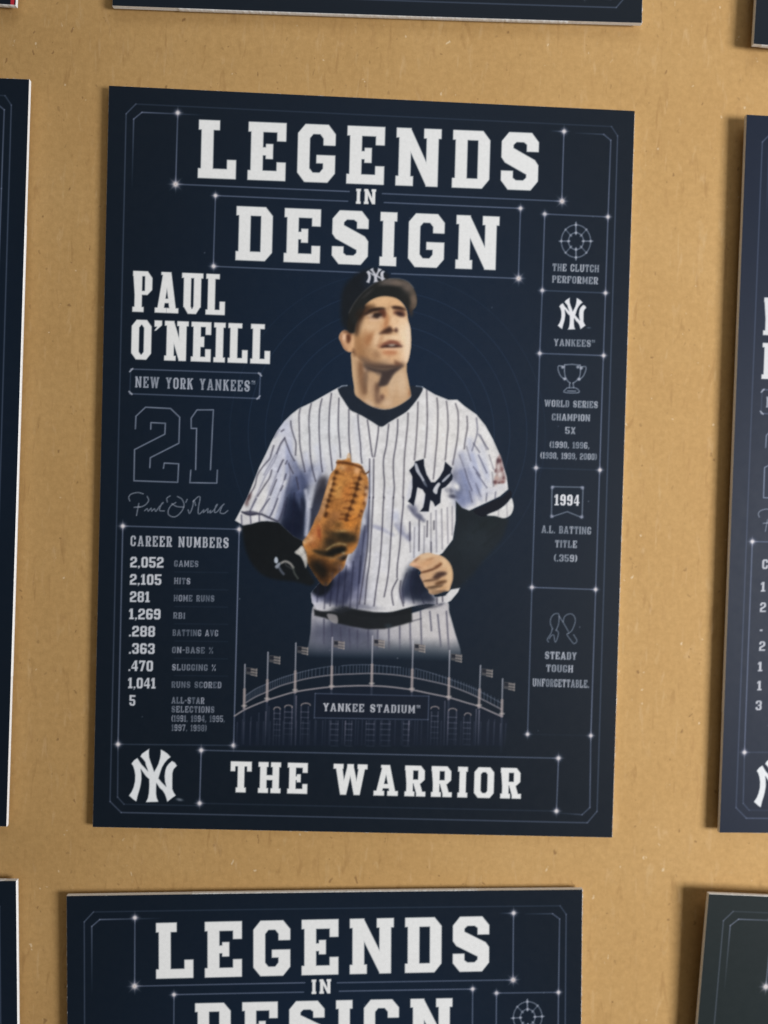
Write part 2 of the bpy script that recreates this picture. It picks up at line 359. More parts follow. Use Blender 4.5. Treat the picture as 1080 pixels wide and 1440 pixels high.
def emblem(cv, x0, y0, x1, y1, col=(224, 224, 224), a=1., f=1.5, clip=None, lab=None):
    P = np.array(EMBLEM[0]); lo, hi = P.min(0), P.max(0)
    Q = (P-lo)/(hi-lo)*np.array([x1-x0, y1-y0]) + np.array([x0, y0])
    cv.fill(Q, col, a, f, False, clip, lab)

def draw_template(cv, full=True, name=('PAUL', "O'NEILL"), stats=True, navy=((9, 20, 31), (14, 32, 53))):
    """everything printed on a card except the player's photograph"""
    W_ = (228, 228, 227)
    yy, xx = np.mgrid[0:cv.h, 0:cv.w]
    g = np.exp(-(((xx-400)/330)**2 + ((yy-400)/420)**2))[..., None]
    cv.c[:] = np.array(navy[0], float)*(1-g) + np.array(navy[1], float)*g
    # concentric hairline arcs behind the player
    for r, a in ((128, .15), (150, .19), (172, .15), (196, .18), (222, .1)):
        th = np.linspace(0, 2*np.pi, 90)
        cv.line([(545 + r*np.cos(t) , 610 + r*1.02*np.sin(t)) for t in th], (90, 110, 150), 1., a, 1.5, False)
    rs = np.random.RandomState(4)
    for i in range(26): cv.blob(rs.uniform(170, 850), rs.uniform(300, 1040), 1., 1., 0, (150, 150, 160), rs.uniform(.15, .5))
    L = part('frame_lines')
    for p, q, a in (((177.4, 160), (154.7, 1127), .3), ((191, 146.3), (860, 178), .17), ((860, 178), (868.5, 191), .3), ((868.5, 191), (839.6, 1141), .34), ((839.6, 1141), (825.9, 1157), .4),
                    ((825.9, 1157), (170.4, 1142.6), .38), ((170.4, 1142.6), (154.7, 1127), .36), ((177.4, 160), (191, 146.3), .38)): rule(cv, p, q, a=a)
    rule(cv, (188, 167.4), (185.5, 269), a=.5, ends=(1, 0)); rule(cv, (188, 167.4), (199.6, 158), a=.5); rule(cv, (199.6, 158), (292, 162), a=.55, ends=(1, 0))
    rule(cv, (849, 189), (810, 187), a=.35, ends=(1, .2)); rule(cv, (849, 189), (859, 197.4), a=.45); rule(cv, (859, 197.4), (855, 305), a=.5)
    rule(cv, (855, 305), (830.9, 1034.5), a=.55); rule(cv, (830.9, 1034.5), (829.5, 1135.6), a=.5); rule(cv, (829.5, 1135.6), (818.6, 1145.7), a=.4); rule(cv, (818.6, 1145.7), (782, 1143), a=.35, ends=(1, .1))
    rule(cv, (166, 1047), (165.3, 1121), a=.3); rule(cv, (165.3, 1121), (174.5, 1131), a=.3); rule(cv, (174.5, 1131), (281, 1133), a=.15)
    # title
    t = part('title_lettering')
    text(cv, 'LEGENDS', (278, 250.2), (756, 268.3), 81, W_, gap=.19, lab=t, f=2.2)
    text(cv, 'IN', (500.5, 286.5), (528.5, 287.3), 21, W_, lab=t, gap=.2, f=1.6)
    text(cv, 'DESIGN', (331, 365.8), (700.5, 380), 75.5, W_, lab=t, gap=.2, f=2.2)
    for p, q in (((250, 158.5), (247, 259)), ((247, 259), (491, 269.3)), ((537.8, 272.2), (790, 283)), ((793, 185), (790, 283)), ((303, 275), (489, 283)), ((540.4, 284.8), (732, 293)),
                 ((303, 275), (300, 374.5)), ((732, 293), (729, 391.5)), ((300, 374.5), (506, 383.3)), ((550.7, 384.8), (729, 391.5))): rule(cv, p, q, a=.5)
    rule(cv, (793, 185), (772, 184), a=.5, ends=(1, 0))
    for x, y, k in ((250, 158.5, 1.1), (247, 259, 1.45), (793.3, 184.8, 1.1), (790.4, 283, 1.3), (303, 275, 1), (300.4, 374.4, 1.1), (732, 293, 1), (729.3, 391.5, 1.35)): spark(cv, x, y, k)
    if not full: return
    # right panel
    P = [((766, 301), (855, 305)), ((762.6, 408.5), (851.5, 412)), ((759, 497), (849, 500)), ((753.8, 658), (843.7, 661)), ((748, 826), (837.6, 829)), ((741.9, 1032.5), (830.9, 1034.5))]
    for i, (p, q) in enumerate(P):
        rule(cv, p, q, a=(.5, .32, .5, .12, .55, .06)[i])
        if i: rule(cv, P[i-1][0], p, a=.48)
        spark(cv, *p, .95); spark(cv, *q, .95)
    ic = part('panel_icons'); IC = (160, 165, 180)
    z = Z(770, 300, 13.09)
    for rx, ry in ((270, 300), (138, 155)):
        cv.line(z(*[(523+rx*math.cos(a), 512+ry*math.sin(a)) for a in np.linspace(0, 6.2832, 40)]), IC, 1.5, .62, 1.5, False, lab=ic)
    for i in range(8):
        a = i*math.pi/4; c, n = math.cos(a), math.sin(a); k = 1 if i % 2 == 0 else .9
        cv.line(z((523+112*c, 512+125*n), (523+310*k*c, 512+345*k*n)), IC, 1.8 if i in (2, 6) else 1.3, .75 if i % 2 == 0 else .55, 1.5, False)
        for rr in (138, 270): cv.blob(770+(523+rr*c)/13.09, 300+(512+rr*1.11*n)/13.09, 1.7, 1.7, 0, (185, 188, 200), .7 if i % 2 == 0 else .35)
    pt = part('panel_lettering'); S = dict(w=.5, t=.165, l=.14, e=.02, gap=.13, a=.96, col=(192, 194, 203), f=1.5, lab=pt, jit=.28)
    text(cv, 'THE CLUTCH', (777, 381), (842, 383), 10.4, **S); text(cv, 'PERFORMER', (776.5, 397.4), (840.5, 399.8), 10, **S)
    emblem(cv, 784.4, 418.5, 824.4, 463.3, (226, 226, 230), lab=ic); cv.blob(828, 461, 3, 1, 0, IC, .35)
    text(cv, 'YANKEES~', (779, 486.3), (836, 488), 9.8, **S)
    z = Z(770, 500, 9.6)
    for p in (((230, 125), (330, 118), (440, 130)), ((230, 130), (228, 200), (240, 290), (275, 345), (305, 370)), ((440, 130), (445, 200), (430, 290), (385, 345), (345, 372)), ((225, 150), (150, 140), (145, 200), (180, 280), (235, 320)),
              ((445, 155), (512, 150), (515, 200), (480, 280), (425, 325)), ((300, 370), (295, 430)), ((345, 370), (352, 430)), ((265, 435), (385, 440), (420, 500), (225, 495), (265, 435)), ((270, 478), (380, 480))):
        cv.line(z(*p), IC, 1.4, .75, 1.5, len(p) > 3, lab=ic)
    for x, y in ((205, 158), (410, 155), (232, 315), (425, 320), (455, 170)): cv.blob(770+x/9.6, 500+y/9.6, 2.2, 2, 0, (190, 192, 205), .8)
    text(cv, 'WORLD SERIES', (765.6, 571.6), (840.4, 574), 9.6, **S); text(cv, 'CHAMPION', (776, 591), (829.5, 592.5), 9.6, **S); text(cv, '5X', (794.7, 610), (809, 610.5), 9.8, **S)
    text(cv, '(1990, 1996,', (773, 629.5), (828.5, 631), 9, **S); text(cv, '(1998, 1999, 2000)', (760, 644.5), (839, 646.8), 8.8, **S)
    z = Z(750, 670, 10.8)
    cv.line(z((285, 155), (755, 165), (740, 625), (515, 535), (275, 615), (285, 155)), IC, 1.6, .62, 1.5, False, lab=ic)
    for x, y in ((290, 165), (745, 172), (735, 615), (282, 605)): cv.blob(750+x/10.8, 670+y/10.8, 2.4, 2.4, 0, (170, 172, 190), .7)
    text(cv, '1994', (779.6, 710.5), (814.6, 711.3), 15.6, (222, 222, 226), w=.5, t=.19, l=.13, e=.04, gap=.12, lab=ic)
    text(cv, 'A.L. BATTING', (761.6, 749.3), (831, 751.6), 10.6, **S); text(cv, 'TITLE', (780.6, 769.8), (811, 770.6), 10.4, **S); text(cv, '(.359)', (779, 789.3), (811.4, 790.2), 10, **S)
    z = Z(740, 850, 10.8)
    for p in (((400, 370), (368, 290), (375, 210), (420, 150), (480, 138), (500, 180), (490, 300), (455, 390)), ((395, 375), (375, 440), (320, 530), (340, 570)), ((455, 390), (490, 430), (470, 520), (445, 570), (430, 540), (420, 470), (385, 470), (350, 520)),
              ((500, 180), (560, 270), (640, 410)), ((560, 260), (580, 190), (630, 150), (690, 145), (735, 190), (745, 260), (720, 340), (690, 400), (640, 440)), ((640, 440), (620, 460), (690, 560), (730, 595), (770, 550), (720, 460))):
        cv.line(z(*p), IC, 1.4, .6, 1.5, True, lab=ic)
    text(cv, 'STEADY', (766.4, 926.6), (810.6, 928), 10.6, **S); text(cv, 'TOUGH', (768, 944.6), (805.6, 945.8), 10.4, **S); text(cv, 'UNFORGETTABLE.', (749, 965), (828, 967.3), 11, **S)
    # left column
    nm = part('name_lettering')
    if name:
        text(cv, name[0], (186, 438.3), (316, 443.3), 57, W_, w=.5, t=.19, l=.125, e=.05, gap=.075, lab=nm, f=2)
        text(cv, name[1], (184.2, 505.2), (379.5, 512), 55.5, W_, w=.5, t=.19, l=.125, e=.05, gap=.07, lab=nm, f=2)
    tb = part('team_plate')
    for p, q in (((183.8, 519), (366.4, 525)), ((182.5, 553.6), (364.5, 560.4)), ((183.8, 519), (182.5, 553.6)), ((366.4, 525), (364.5, 560.4))): rule(cv, p, q, a=.45 if p[1] != 519 or q[1] < 530 else .2)
    for x, y, d in ((184.5, 520.5, 1), (365.6, 526.5, -1), (183.5, 552.5, -1), (363.5, 559, 1)): cv.line([(x-2, y+2*d), (x+2, y-2*d)], (185, 188, 200), 2., .8, 1.5, False)
    text(cv, 'NEW YORK YANKEES~', (190, 544.8), (358.5, 551), 15.6, (190, 193, 204), .9, w=.46, t=.15, l=.13, e=.03, gap=.15, f=1.6, lab=tb, jit=.2)
    nb = part('number_outline'); z = Z(160, 370, 3.692)
    for p in (((112, 860), (115, 795), (165, 748), (295, 755), (342, 800), (338, 935), (190, 1010), (187, 1062)), ((192, 862), (193, 828), (268, 832), (265, 888), (108, 968), (105, 1130), (332, 1138), (337, 1042), (262, 1038), (258, 1065)),
              ((425, 1072), (430, 858), (402, 858), (402, 805), (432, 762), (517, 762), (502, 1072)), ((400, 1075), (395, 1140), (535, 1142), (538, 1075))):
        cv.line(z(*p), (156, 162, 181), 1.6, .74, 1.5, False, lab=nb)
    sg = part('signature'); z = Z(170, 680, 6.353)
    for p in (((80, 155), (70, 125), (90, 95), (150, 80), (200, 92)), ((235, 115), (248, 150), (225, 185), (190, 205), (165, 210)), ((160, 178), (148, 240), (140, 285)), ((118, 212), (170, 208)),
              ((212, 242), (235, 225), (245, 246), (270, 220), (275, 246), (300, 225), (312, 248), (345, 205), (378, 172), (365, 180), (345, 238), (388, 245)), ((415, 165), (410, 132), (440, 110)),
              ((505, 115), (545, 140), (564, 190), (545, 245), (500, 290), (460, 297), (425, 275), (425, 235), (450, 195), (490, 170)), ((455, 180), (500, 205), (562, 210)), ((592, 142), (580, 168)),
              ((600, 235), (615, 266), (640, 210), (652, 150), (668, 195)), ((645, 160), (690, 118), (708, 130), (695, 200), (690, 258), (705, 270), (740, 235), (735, 258), (762, 238), (778, 225), (776, 260), (802, 240), (797, 262), (832, 235), (862, 188),
                                                                                (848, 200), (836, 255), (862, 250), (897, 205), (922, 183), (905, 202), (886, 256), (920, 268), (955, 242))):
        cv.line(z(*p), (172, 175, 187), 1.35, .68, 1.4, True, lab=sg)
    # career table
    B_ = [(172.7, 739.8), (336.5, 744.3), (328.5, 1048.2), (166, 1046.6)]
    for i in range(4): rule(cv, B_[i], B_[(i+1) % 4], a=(.45, .58, .22, .5)[i], w=1.5)
    for p in B_: spark(cv, *p, 1.1)
    st = part('statistics_table'); z = lambda x, y: (150 + x/4.235, 720 + y/4.235)
    if stats:
        text(cv, 'CAREER NUMBERS', z(142, 203), z(725, 215), 14.8, (196, 198, 206), .95, w=.46, t=.15, l=.13, e=.03, gap=.16, f=1.6, lab=st, jit=.12)
        rows = [('2,052', 140, 338), ('2,105', 138, 325), ('281', 138, 256), ('1,269', 133, 320), ('.288', 133, 287), ('.363', 133, 285), ('.470', 130, 275), ('1,041', 127, 291), ('5', 135, 170)]
        caps = [('GAMES', 402, 545), ('HITS', 402, 497), ('HOME RUNS', 400, 640), ('RBI', 397, 466), ('BATTING AVG', 393, 663), ('ON-BASE %', 390, 632), ('SLUGGING %', 390, 648), ('RUNS SCORED', 387, 682)]
        for i, (s, a, b) in enumerate(rows):
            y = 330 + i*102.8
            text(cv, s, z(a, y), z(b, y+2), 15, (206, 208, 214), .95, w=.58, t=.2, l=.17, e=.04, gap=.1, f=1.6, lab=st)
            if 0 < i < 8: rule(cv, z(405, y-76), z(720, y-72), a=.07)
        C_ = dict(w=.5, t=.15, l=.15, e=.02, gap=.16, f=1.6, lab=st, jit=.4, col=(178, 180, 192), a=.86)
        for i, (s, a, b) in enumerate(caps): text(cv, s, z(a, 325 + i*103), z(b, 328 + i*103), 8.8, **C_)
        for s, b, y in (('ALL-STAR', 580, 1140), ('SELECTIONS', 640, 1193), ('(1991, 1994, 1995,', 702, 1248), ('1997, 1998)', 594, 1303)): text(cv, s, z(387, y), z(b, y+3), 9, **C_)
    # foot plate
    for p, q, a in (((283, 1055), (785.4, 1066.2), .42), ((283, 1055), (280.7, 1129.6), .55), ((785.4, 1066.2), (782.5, 1140.6), .5), ((280.7, 1129.6), (782.5, 1140.6), .14)): rule(cv, p, q, a=a)
    for p in ((283, 1055), (280.7, 1129.6), (785.4, 1066.2), (782.5, 1140.6)): spark(cv, *p, 1.1)
    ft = part('nickname_lettering')
    text(cv, 'THE WARRIOR', (323.5, 1114), (731, 1123.3), 44, W_, w=.6, t=.2, l=.16, e=.05, gap=.2, lab=ft, f=1.9)
    em = part('team_emblem'); emblem(cv, 181.4, 1053, 248.7, 1128, (222, 224, 226), lab=em, f=1.9); cv.blob(252.5, 1124.5, 4.5, 1.8, 10, (140, 145, 155), .7)

def draw_stadium(cv):
    sd = part('stadium_drawing'); A = Z(330, 890, 5.4); Bz = Z(530, 890, 5.4); WARM = (168, 152, 148); GR = (120, 124, 140)
    base = A((0, 640), (72, 590), (245, 515), (458, 450), (735, 412), (1040, 402)) + Bz((265, 435), (545, 492), (775, 560), (950, 640), (1000, 660), (960, 860)) + A((0, 860))
    cv.fill(base, (14, 24, 42), .55, 6, False, lab=sd)
    # facade piers and tall arched windows, fading out downwards
    cols = [(60, 660, .12), (125, 640, .16), (185, 610, .16), (237, 600, .3), (262, 560, .15), (300, 590, .28), (345, 590, .25), (380, 575, .25), (437, 560, .4), (468, 480, .5), (505, 560, .3), (560, 560, .25), (612, 660, .14), (690, 660, .1), (730, 670, .25),
            (785, 670, .25), (842, 670, .45), (890, 670, .25), (940, 670, .14), (1000, 670, .22), (1060, 670, .22), (1110, 670, .2), (1180, 670, .24), (1282, 670, .2), (1325, 670, .45), (1390, 670, .12), (1495, 600, .3), (1545, 600, .25),
            (1597, 520, .35), (1622, 600, .4), (1685, 600, .32), (1740, 640, .22), (1790, 640, .2), (1835, 580, .4), (1858, 590, .4), (1930, 660, .16), (1975, 660, .14), (2020, 690, .22), (2060, 690, .14)]
    for x, y, a in cols: cv.line(A((x, y), (x-8, 850)), (132, 126, 142), 1.5, min(.8, a*1.6), 1.8, False, ends=(1, .25))
    for x, y, w in ((322, 580, 24), (408, 565, 28), (540, 550, 34), (1520, 575, 30), (1655, 590, 30), (1770, 625, 24)):
        cv.line(A(*[(x + w*math.cos(t), y - 16*math.sin(t)) for t in np.linspace(0, math.pi, 9)]), WARM, 1.7, .7, 1.6)
    for x0, x1, y0 in ((300, 345, 610), (380, 437, 600), (505, 560, 600), (730, 785, 690), (842, 890, 690), (1000, 1060, 690), (1110, 1180, 690), (1282, 1325, 690), (1495, 1545, 630), (1622, 1685, 640), (1740, 1790, 680)):
        for i in range(5): cv.line(A((x0, y0 + i*42), (x1, y0 + i*42 + 2)), (124, 122, 138), 1.3, .46*(1-i*.17), 1.6, False)
    lo = A((0, 630), (72, 585), (160, 545), (245, 512), (350, 478), (458, 448), (600, 425), (735, 410), (900, 402), (1040, 402)) + Bz((100, 410), (265, 432), (400, 460), (545, 490), (680, 530), (775, 558), (870, 600), (950, 635))
    up = A((85, 530), (160, 485), (240, 450), (340, 405), (440, 375), (560, 345), (735, 320), (900, 312), (1040, 308)) + Bz((130, 318), (265, 338), (400, 365), (545, 400), (680, 450), (790, 500), (945, 580))
    cv.line(lo, (166, 156, 158), 2.2, .76, 1.6, lab=sd); cv.line(up, (156, 147, 151), 1.9, .68, 1.6, lab=sd)
    for rail in (A((80, 480), (160, 425), (250, 385), (350, 345), (460, 310), (600, 275), (735, 252)), A((810, 250), (900, 243), (1040, 243)) + Bz((180, 262),), Bz((290, 270), (400, 300), (545, 350), (680, 400), (780, 445), (940, 530))):
        cv.line(rail, GR, 1.3, .5, 1.6, lab=sd)
    U = spline(np.array(up), False, 6)
    for i in range(0, len(U)-1, 1):
        x, y = U[i]; cv.line([(x, y-1), (x+.3, y-11.5)], GR, 1.1, .46, 1.6, False)
    poles = A((78, 240), (253, 148), (465, 78), (742, 35), (1047, 25)) + Bz((275, 60), (553, 135), (787, 248), (955, 350))
    feet = A((72, 570), (245, 515), (458, 450), (735, 420), (1040, 400)) + Bz((265, 440), (545, 500), (775, 565), (948, 630))
    for (x, y), (u, v) in zip(poles, feet):
        cv.line([(x, y), (u, v)], (185, 182, 190), 2., .72, 1.6, False, lab=sd, ends=(1, .8))
        cv.line([(u + (x-u)*.42, v + (y-v)*.42), (u, v)], WARM, 4.2, .62, 1.8, False)
        cv.line([(u-2.5, v-3), (u+2.8, v-3)], (190, 180, 175), 3, .55, 1.6, False); cv.line([(u, v), (u-1, v+50)], (120, 118, 135), 3, .3, 2, False, ends=(1, .2))
        fx, fy = x+3.5, y+4.5
        cv.fill([(fx-2, fy-.5), (fx+5, fy), (fx+13.5, fy+1.5), (fx+13, fy+12), (fx+5, fy+10), (fx-2, fy+9)], (105, 98, 96), .6, 1.6, False, lab=sd)
        for k in range(3): cv.line([(fx+5, fy+2+k*4), (fx+13, fy+3.4+k*4)], (172, 160, 152), 1.4, .6, 1.5, False)
        cv.fill([(fx-1, fy+.5), (fx+4.5, fy+1), (fx+4.5, fy+6), (fx-1, fy+5.4)], (18, 22, 34), .75, 1.6, False)
        cv.line([(fx+13.2, fy+1.5), (fx+12.8, fy+12)], (165, 155, 150), 1.3, .6, 1.5, False)
    for i in range(40): cv.line(A((20 + i*50, 660 + abs(i-20)*1.), (14 + i*50, 850)), (122, 118, 136), 1.2, .27, 1.8, False, ends=(1, .3))
    sign = [(443.3, 975.2), (603, 979), (602, 1012), (442, 1009.4)]
    cv.fill(sign, (12, 22, 38), .95, 1.5, False, lab=sd)
    for i in range(4): rule(cv, sign[i], sign[(i+1) % 4], a=.3)
    text(cv, 'YANKEE STADIUM~', (454.5, 1000), (590.5, 1003.2), 11.4, (204, 204, 210), .95, w=.46, t=.15, l=.14, e=.02, gap=.15, f=1.5, lab=sd, jit=.15)
def draw_player(cv):
    """the photograph printed in the middle of the card: a ballplayer from the thighs up, looking up to the right"""
    F, B, L = cv.fill, cv.blob, cv.line
    J1, J2, J3, J4 = Z(340, 540, 9), Z(440, 540, 9), Z(540, 540, 9), Z(500, 690, 7.714)
    L1, R1, S7 = Z(320, 540, 4.8), Z(520, 540, 4.8), Z(330, 700, 9)
    pic = {k: part('player_picture/' + k) for k in ('trousers', 'belt', 'sleeve', 'jersey', 'collar', 'neck', 'face', 'cap', 'hand', 'glove')}
    NAVY = (24, 32, 44)
    # trousers, fading into the card below
    TR = [(442, 850), (470, 858), (520, 868), (580, 862), (626, 846), (632, 862), (640, 890), (648, 918), (640, 930), (560, 936), (470, 936), (434, 930), (437, 890)]
    mt = cv.mask(TR, 3)
    yy = np.mgrid[0:cv.h, 0:cv.w][0]; (_, fy0), (_, fy1) = T([(545, 893), (545, 928)])
    mt = mt*np.clip(1-(yy-fy0)/(fy1-fy0), 0, 1)**1.2
    cv.put((np.s_[:, :], mt), (190, 186, 188), 1., lab=pic['trousers'])
    for x, y, rx, ry, c, a in ((472, 896, 40, 34, (56, 60, 80), .8), (505, 900, 40, 24, (96, 98, 116), .6), (450, 880, 10, 30, (175, 175, 185), .5), (595, 880, 30, 20, (206, 202, 200), .6), (560, 892, 26, 14, (170, 168, 174), .5), (480, 880, 16, 12, (60, 62, 78), .6),
                               (455, 874, 8, 9, (205, 203, 205), .6), (628, 888, 10, 26, (196, 190, 190), .5)): B(x, y, rx, ry, 0, c, a, mt)
    F([(444, 876), (500, 884), (524, 890), (518, 930), (440, 930)], (72, 76, 96), .7, 22, clip=mt)
    z = Z(420, 820, 4.5)
    for p in (((160, 230), (160, 380)), ((210, 260), (212, 400)), ((265, 280), (270, 380)), ((320, 290), (325, 420)), ((372, 300), (372, 420)), ((440, 300), (440, 420)), ((500, 300), (498, 420)), ((570, 290), (572, 420)), ((640, 275), (640, 420)), ((705, 250), (708, 420)),
              ((770, 160), (775, 300), (778, 420)), ((830, 180), (840, 300)), ((880, 200), (900, 400)), ((935, 180), (950, 420))): L(z(*p), (62, 62, 82), 2.2, .75, 2, clip=mt)
    # black sleeves
    F(S7((100, 350), (200, 330), (300, 305), (420, 290), (560, 310), (640, 370), (760, 420), (880, 420), (900, 560), (860, 640), (780, 690), (860, 760), (905, 860), (960, 960), (1010, 1060), (960, 1110), (840, 1080), (760, 1060), (640, 1050), (520, 1035), (400, 1000), (300, 930), (210, 820), (140, 660), (105, 480)), (11, 16, 20), 1, 7, lab=pic['sleeve'])
    F(R1((585, 760), (700, 850), (790, 890), (925, 903), (915, 985), (880, 1060), (800, 1150), (700, 1270), (620, 1350), (560, 1395), (545, 1220), (490, 1150), (560, 1060), (585, 900)), (19, 27, 34), 1, 8, lab=pic['sleeve'])
    B(668, 760, 30, 26, -30, (30, 39, 46), .8); B(690, 735, 18, 10, -20, (20, 30, 34), .7); B(655, 800, 14, 30, 30, (22, 30, 38), .6)
    for p in (((880, 950), (800, 1010)), ((860, 1010), (770, 1090)), ((790, 930), (700, 1000))): L(R1(*p), (17, 25, 30), 4, .5, 5)
    # jersey
    JO = [(476, 544.5), (460, 553.5), (440, 565), (420, 574.4), (409, 583), (400, 592), (390, 605.5), (381, 622), (373.3, 639), (364.4, 656.7), (356.7, 676.7), (347.8, 699), (339, 716), (330.4, 732), (340, 737.5), (352, 737), (366, 733), (376, 732.5), (392, 734.5), (400, 742), (413, 754), (425, 760), (446, 785), (456, 812),
          (437, 834), (438.5, 847), (446, 857), (460, 860.5), (473, 857), (500, 858.5), (527, 861.5), (552, 861), (580, 853), (600, 849), (622, 851), (634, 845), (644, 833), (646.7, 826.7), (634, 829), (626, 838), (612, 840), (596, 820), (588, 806), (592, 796), (604, 790), (622, 778), (636.7, 758.7), (640.8, 731.7), (640.8, 704), (650, 714), (660, 718), (684, 707), (703, 698),
          (714.8, 688), (712.6, 670), (703.3, 640), (693, 617), (682.5, 598), (670, 582.7), (653.3, 571), (643, 562), (630.4, 562.2), (611.7, 554.6), (594, 544), (578, 556), (545, 575), (505, 566)]
    m = cv.mask(JO, 1.8, False); cv.put((np.s_[:, :], m), (216, 214, 214), 1, lab=pic['jersey'])
    LAV, SH, DK, NV = (190, 194, 214), (140, 144, 168), (78, 84, 108), (24, 32, 50)
    wh = (224, 221, 218)
    for x, y, rx, ry, rot, c, a in (
        (625, 610, 36, 40, 0, wh, .9), (455, 610, 34, 40, 0, (216, 217, 220), .8), (520, 640, 14, 60, 0, (222, 220, 220), .6),
        # left sleeve and armpit folds
        (398, 600, 10, 16, 35, LAV, .6), (385, 650, 12, 26, 20, LAV, .5), (362, 700, 12, 30, 28, (214, 211, 210), .9), (350, 722, 12, 16, 30, (210, 208, 210), .8),
        (405, 640, 5, 22, 0, LAV, .9), (413, 668, 9, 22, -12, SH, .8), (416, 660, 4, 16, -25, DK, .6), (432, 668, 10, 16, 10, SH, .75), (437, 662, 4, 9, 20, DK, .55), (426, 690, 8, 30, -8, DK, .85), (415, 700, 9, 26, 5, (92, 104, 138), .8),
        (408, 722, 12, 24, 10, DK, .7), (424, 722, 14, 30, 0, NV, .85), (410, 745, 20, 16, 0, NV, .95), (398, 712, 7, 26, 18, (150, 156, 184), .55), (448, 664, 8, 14, 30, LAV, .8), (390, 690, 10, 24, 22, (204, 205, 216), .8),
        (378, 722, 10, 16, 20, (206, 206, 212), .7), (440, 700, 7, 36, 8, (70, 76, 98), .8), (420, 705, 3, 14, -18, (150, 156, 178), .6), (404, 688, 3, 16, 14, (96, 102, 130), .6),
        (434, 712, 3.4, 36, 7, (196, 199, 212), .95), (432, 735, 3, 22, 4, (176, 182, 206), .9), (447, 690, 4, 14, 25, (196, 198, 210), .9), (433, 748, 3, 14, 2, (150, 156, 182), .8),
        # shade thrown by the glove
        (452, 692, 10, 20, 20, (52, 52, 62), .95), (447, 708, 9, 18, 15, (60, 62, 74), .9), (441, 724, 7, 16, 15, (64, 68, 84), .9), (455, 678, 7, 8, 0, (66, 64, 72), .8), (438, 738, 5, 14, 18, (58, 62, 76), .8),
        # right of the glove, belly
        (518, 700, 4, 40, 2, (176, 180, 198), .7), (514, 745, 6, 26, 4, (70, 74, 96), .8), (508, 768, 6, 20, 8, (110, 114, 138), .8), (512, 735, 3, 12, 0, (206, 206, 214), .8), (500, 788, 9, 18, 10, (86, 90, 112), .85), (494, 800, 18, 12, -20, (150, 152, 176), .6),
        (480, 815, 26, 16, 0, (74, 78, 102), .9), (462, 830, 22, 14, 10, (62, 66, 90), .85), (500, 806, 8, 12, 0, (108, 112, 136), .8), (488, 838, 26, 12, 0, (110, 112, 138), .7), (505, 825, 10, 22, 6, (120, 122, 148), .7), (446, 842, 10, 12, 20, (158, 160, 186), .7), (452, 853, 14, 6, 10, (200, 198, 204), .8),
        (470, 826, 5, 16, 6, (140, 142, 168), .5), (492, 822, 3.5, 16, 8, (160, 160, 184), .55), (500, 852, 30, 5, 5, (90, 92, 112), .6), (498, 775, 3, 12, 10, (190, 190, 204), .6), (490, 797, 4, 8, -20, (186, 186, 204), .7), (449, 815, 12, 10, 0, (40, 46, 56), .8), (459, 820, 10, 8, 0, (44, 46, 52), .8),
        # right chest fold, sleeve
        (645, 640, 8, 12, 0, (206, 205, 212), .6), (648, 672, 12, 16, 10, SH, .8), (640, 668, 6, 7, 0, (120, 122, 136), .8), (655, 690, 14, 20, 20, (150, 156, 184), .85), (668, 672, 8, 20, -20, LAV, .8), (665, 650, 10, 16, -20, (200, 202, 214), .7), (645, 690, 6, 12, 0, (86, 92, 116), .7), (650, 705, 9, 10, 0, (120, 128, 160), .75),
        (672, 690, 4, 14, -22, (110, 118, 150), .6), (662, 668, 3, 12, -20, (112, 118, 146), .55), (682, 662, 4, 14, -20, (170, 174, 196), .5), (690, 640, 8, 22, -20, wh, .8), (700, 680, 9, 10, 0, (220, 218, 214), .8), (686, 695, 10, 8, -30, (206, 206, 212), .6),
        (632, 690, 6, 4, 20, (92, 94, 112), .85), (636, 698, 6, 3, 10, (60, 62, 80), .85), (642, 684, 4, 6, -30, (226, 224, 222), .9), (630, 690, 3, 8, 0, (214, 212, 212), .5),
        (582, 716, 5, 9, -30, (110, 112, 132), .8), (590, 726, 6, 3.5, 35, (88, 90, 110), .8), (574, 708, 4, 6, 0, (230, 228, 226), .7), (620, 735, 14, 30, 0, (222, 219, 216), .7), (628, 748, 10, 24, 10, (216, 212, 212), .6), (600, 705, 4, 14, 8, (180, 182, 200), .7),
        (533, 742, 10, 3, 18, (160, 160, 178), .7), (564, 744, 5, 12, -20, (140, 142, 164), .6), (575, 755, 4, 6, 0, (120, 122, 146), .6), (556, 726, 6, 8, 0, LAV, .6), (528, 760, 8, 20, 0, (206, 205, 210), .5),
        (545, 830, 14, 24, 0, (208, 205, 206), .5), (600, 770, 14, 16, 0, (206, 205, 210), .4),
        # shade beside the hand
        (590, 806, 10, 20, 20, (26, 34, 50), .95), (582, 820, 8, 18, 10, (40, 46, 66), .85), (586, 832, 12, 12, 0, (36, 42, 58), .9), (597, 822, 10, 14, 0, (22, 30, 42), .95), (572, 826, 6, 16, 12, (120, 122, 148), .7), (566, 836, 4, 10, 0, (150, 150, 174), .6), (604, 842, 12, 8, 0, (54, 58, 74), .9), (600, 850, 16, 4, 0, (110, 110, 126), .7),
        (575, 842, 5, 7, 0, (196, 194, 206), .8), (612, 835, 5, 5, 0, (200, 204, 212), .7), (622, 840, 8, 8, 0, (208, 204, 204), .8)):
        B(x, y, rx, ry, rot, c, a, m)
    F([(394, 736), (400, 704), (409, 688), (420, 700), (428, 726), (430, 752), (428, 768), (414, 764), (402, 748)], (30, 38, 58), .78, 16, clip=m)
    F([(404, 690), (412, 668), (424, 664), (436, 670), (430, 690), (420, 704)], (84, 92, 122), .6, 12, clip=m)
    F([(577, 794), (592, 800), (600, 815), (608, 838), (592, 846), (574, 843), (565, 838), (566, 818)], (34, 42, 60), .72, 13, clip=m)
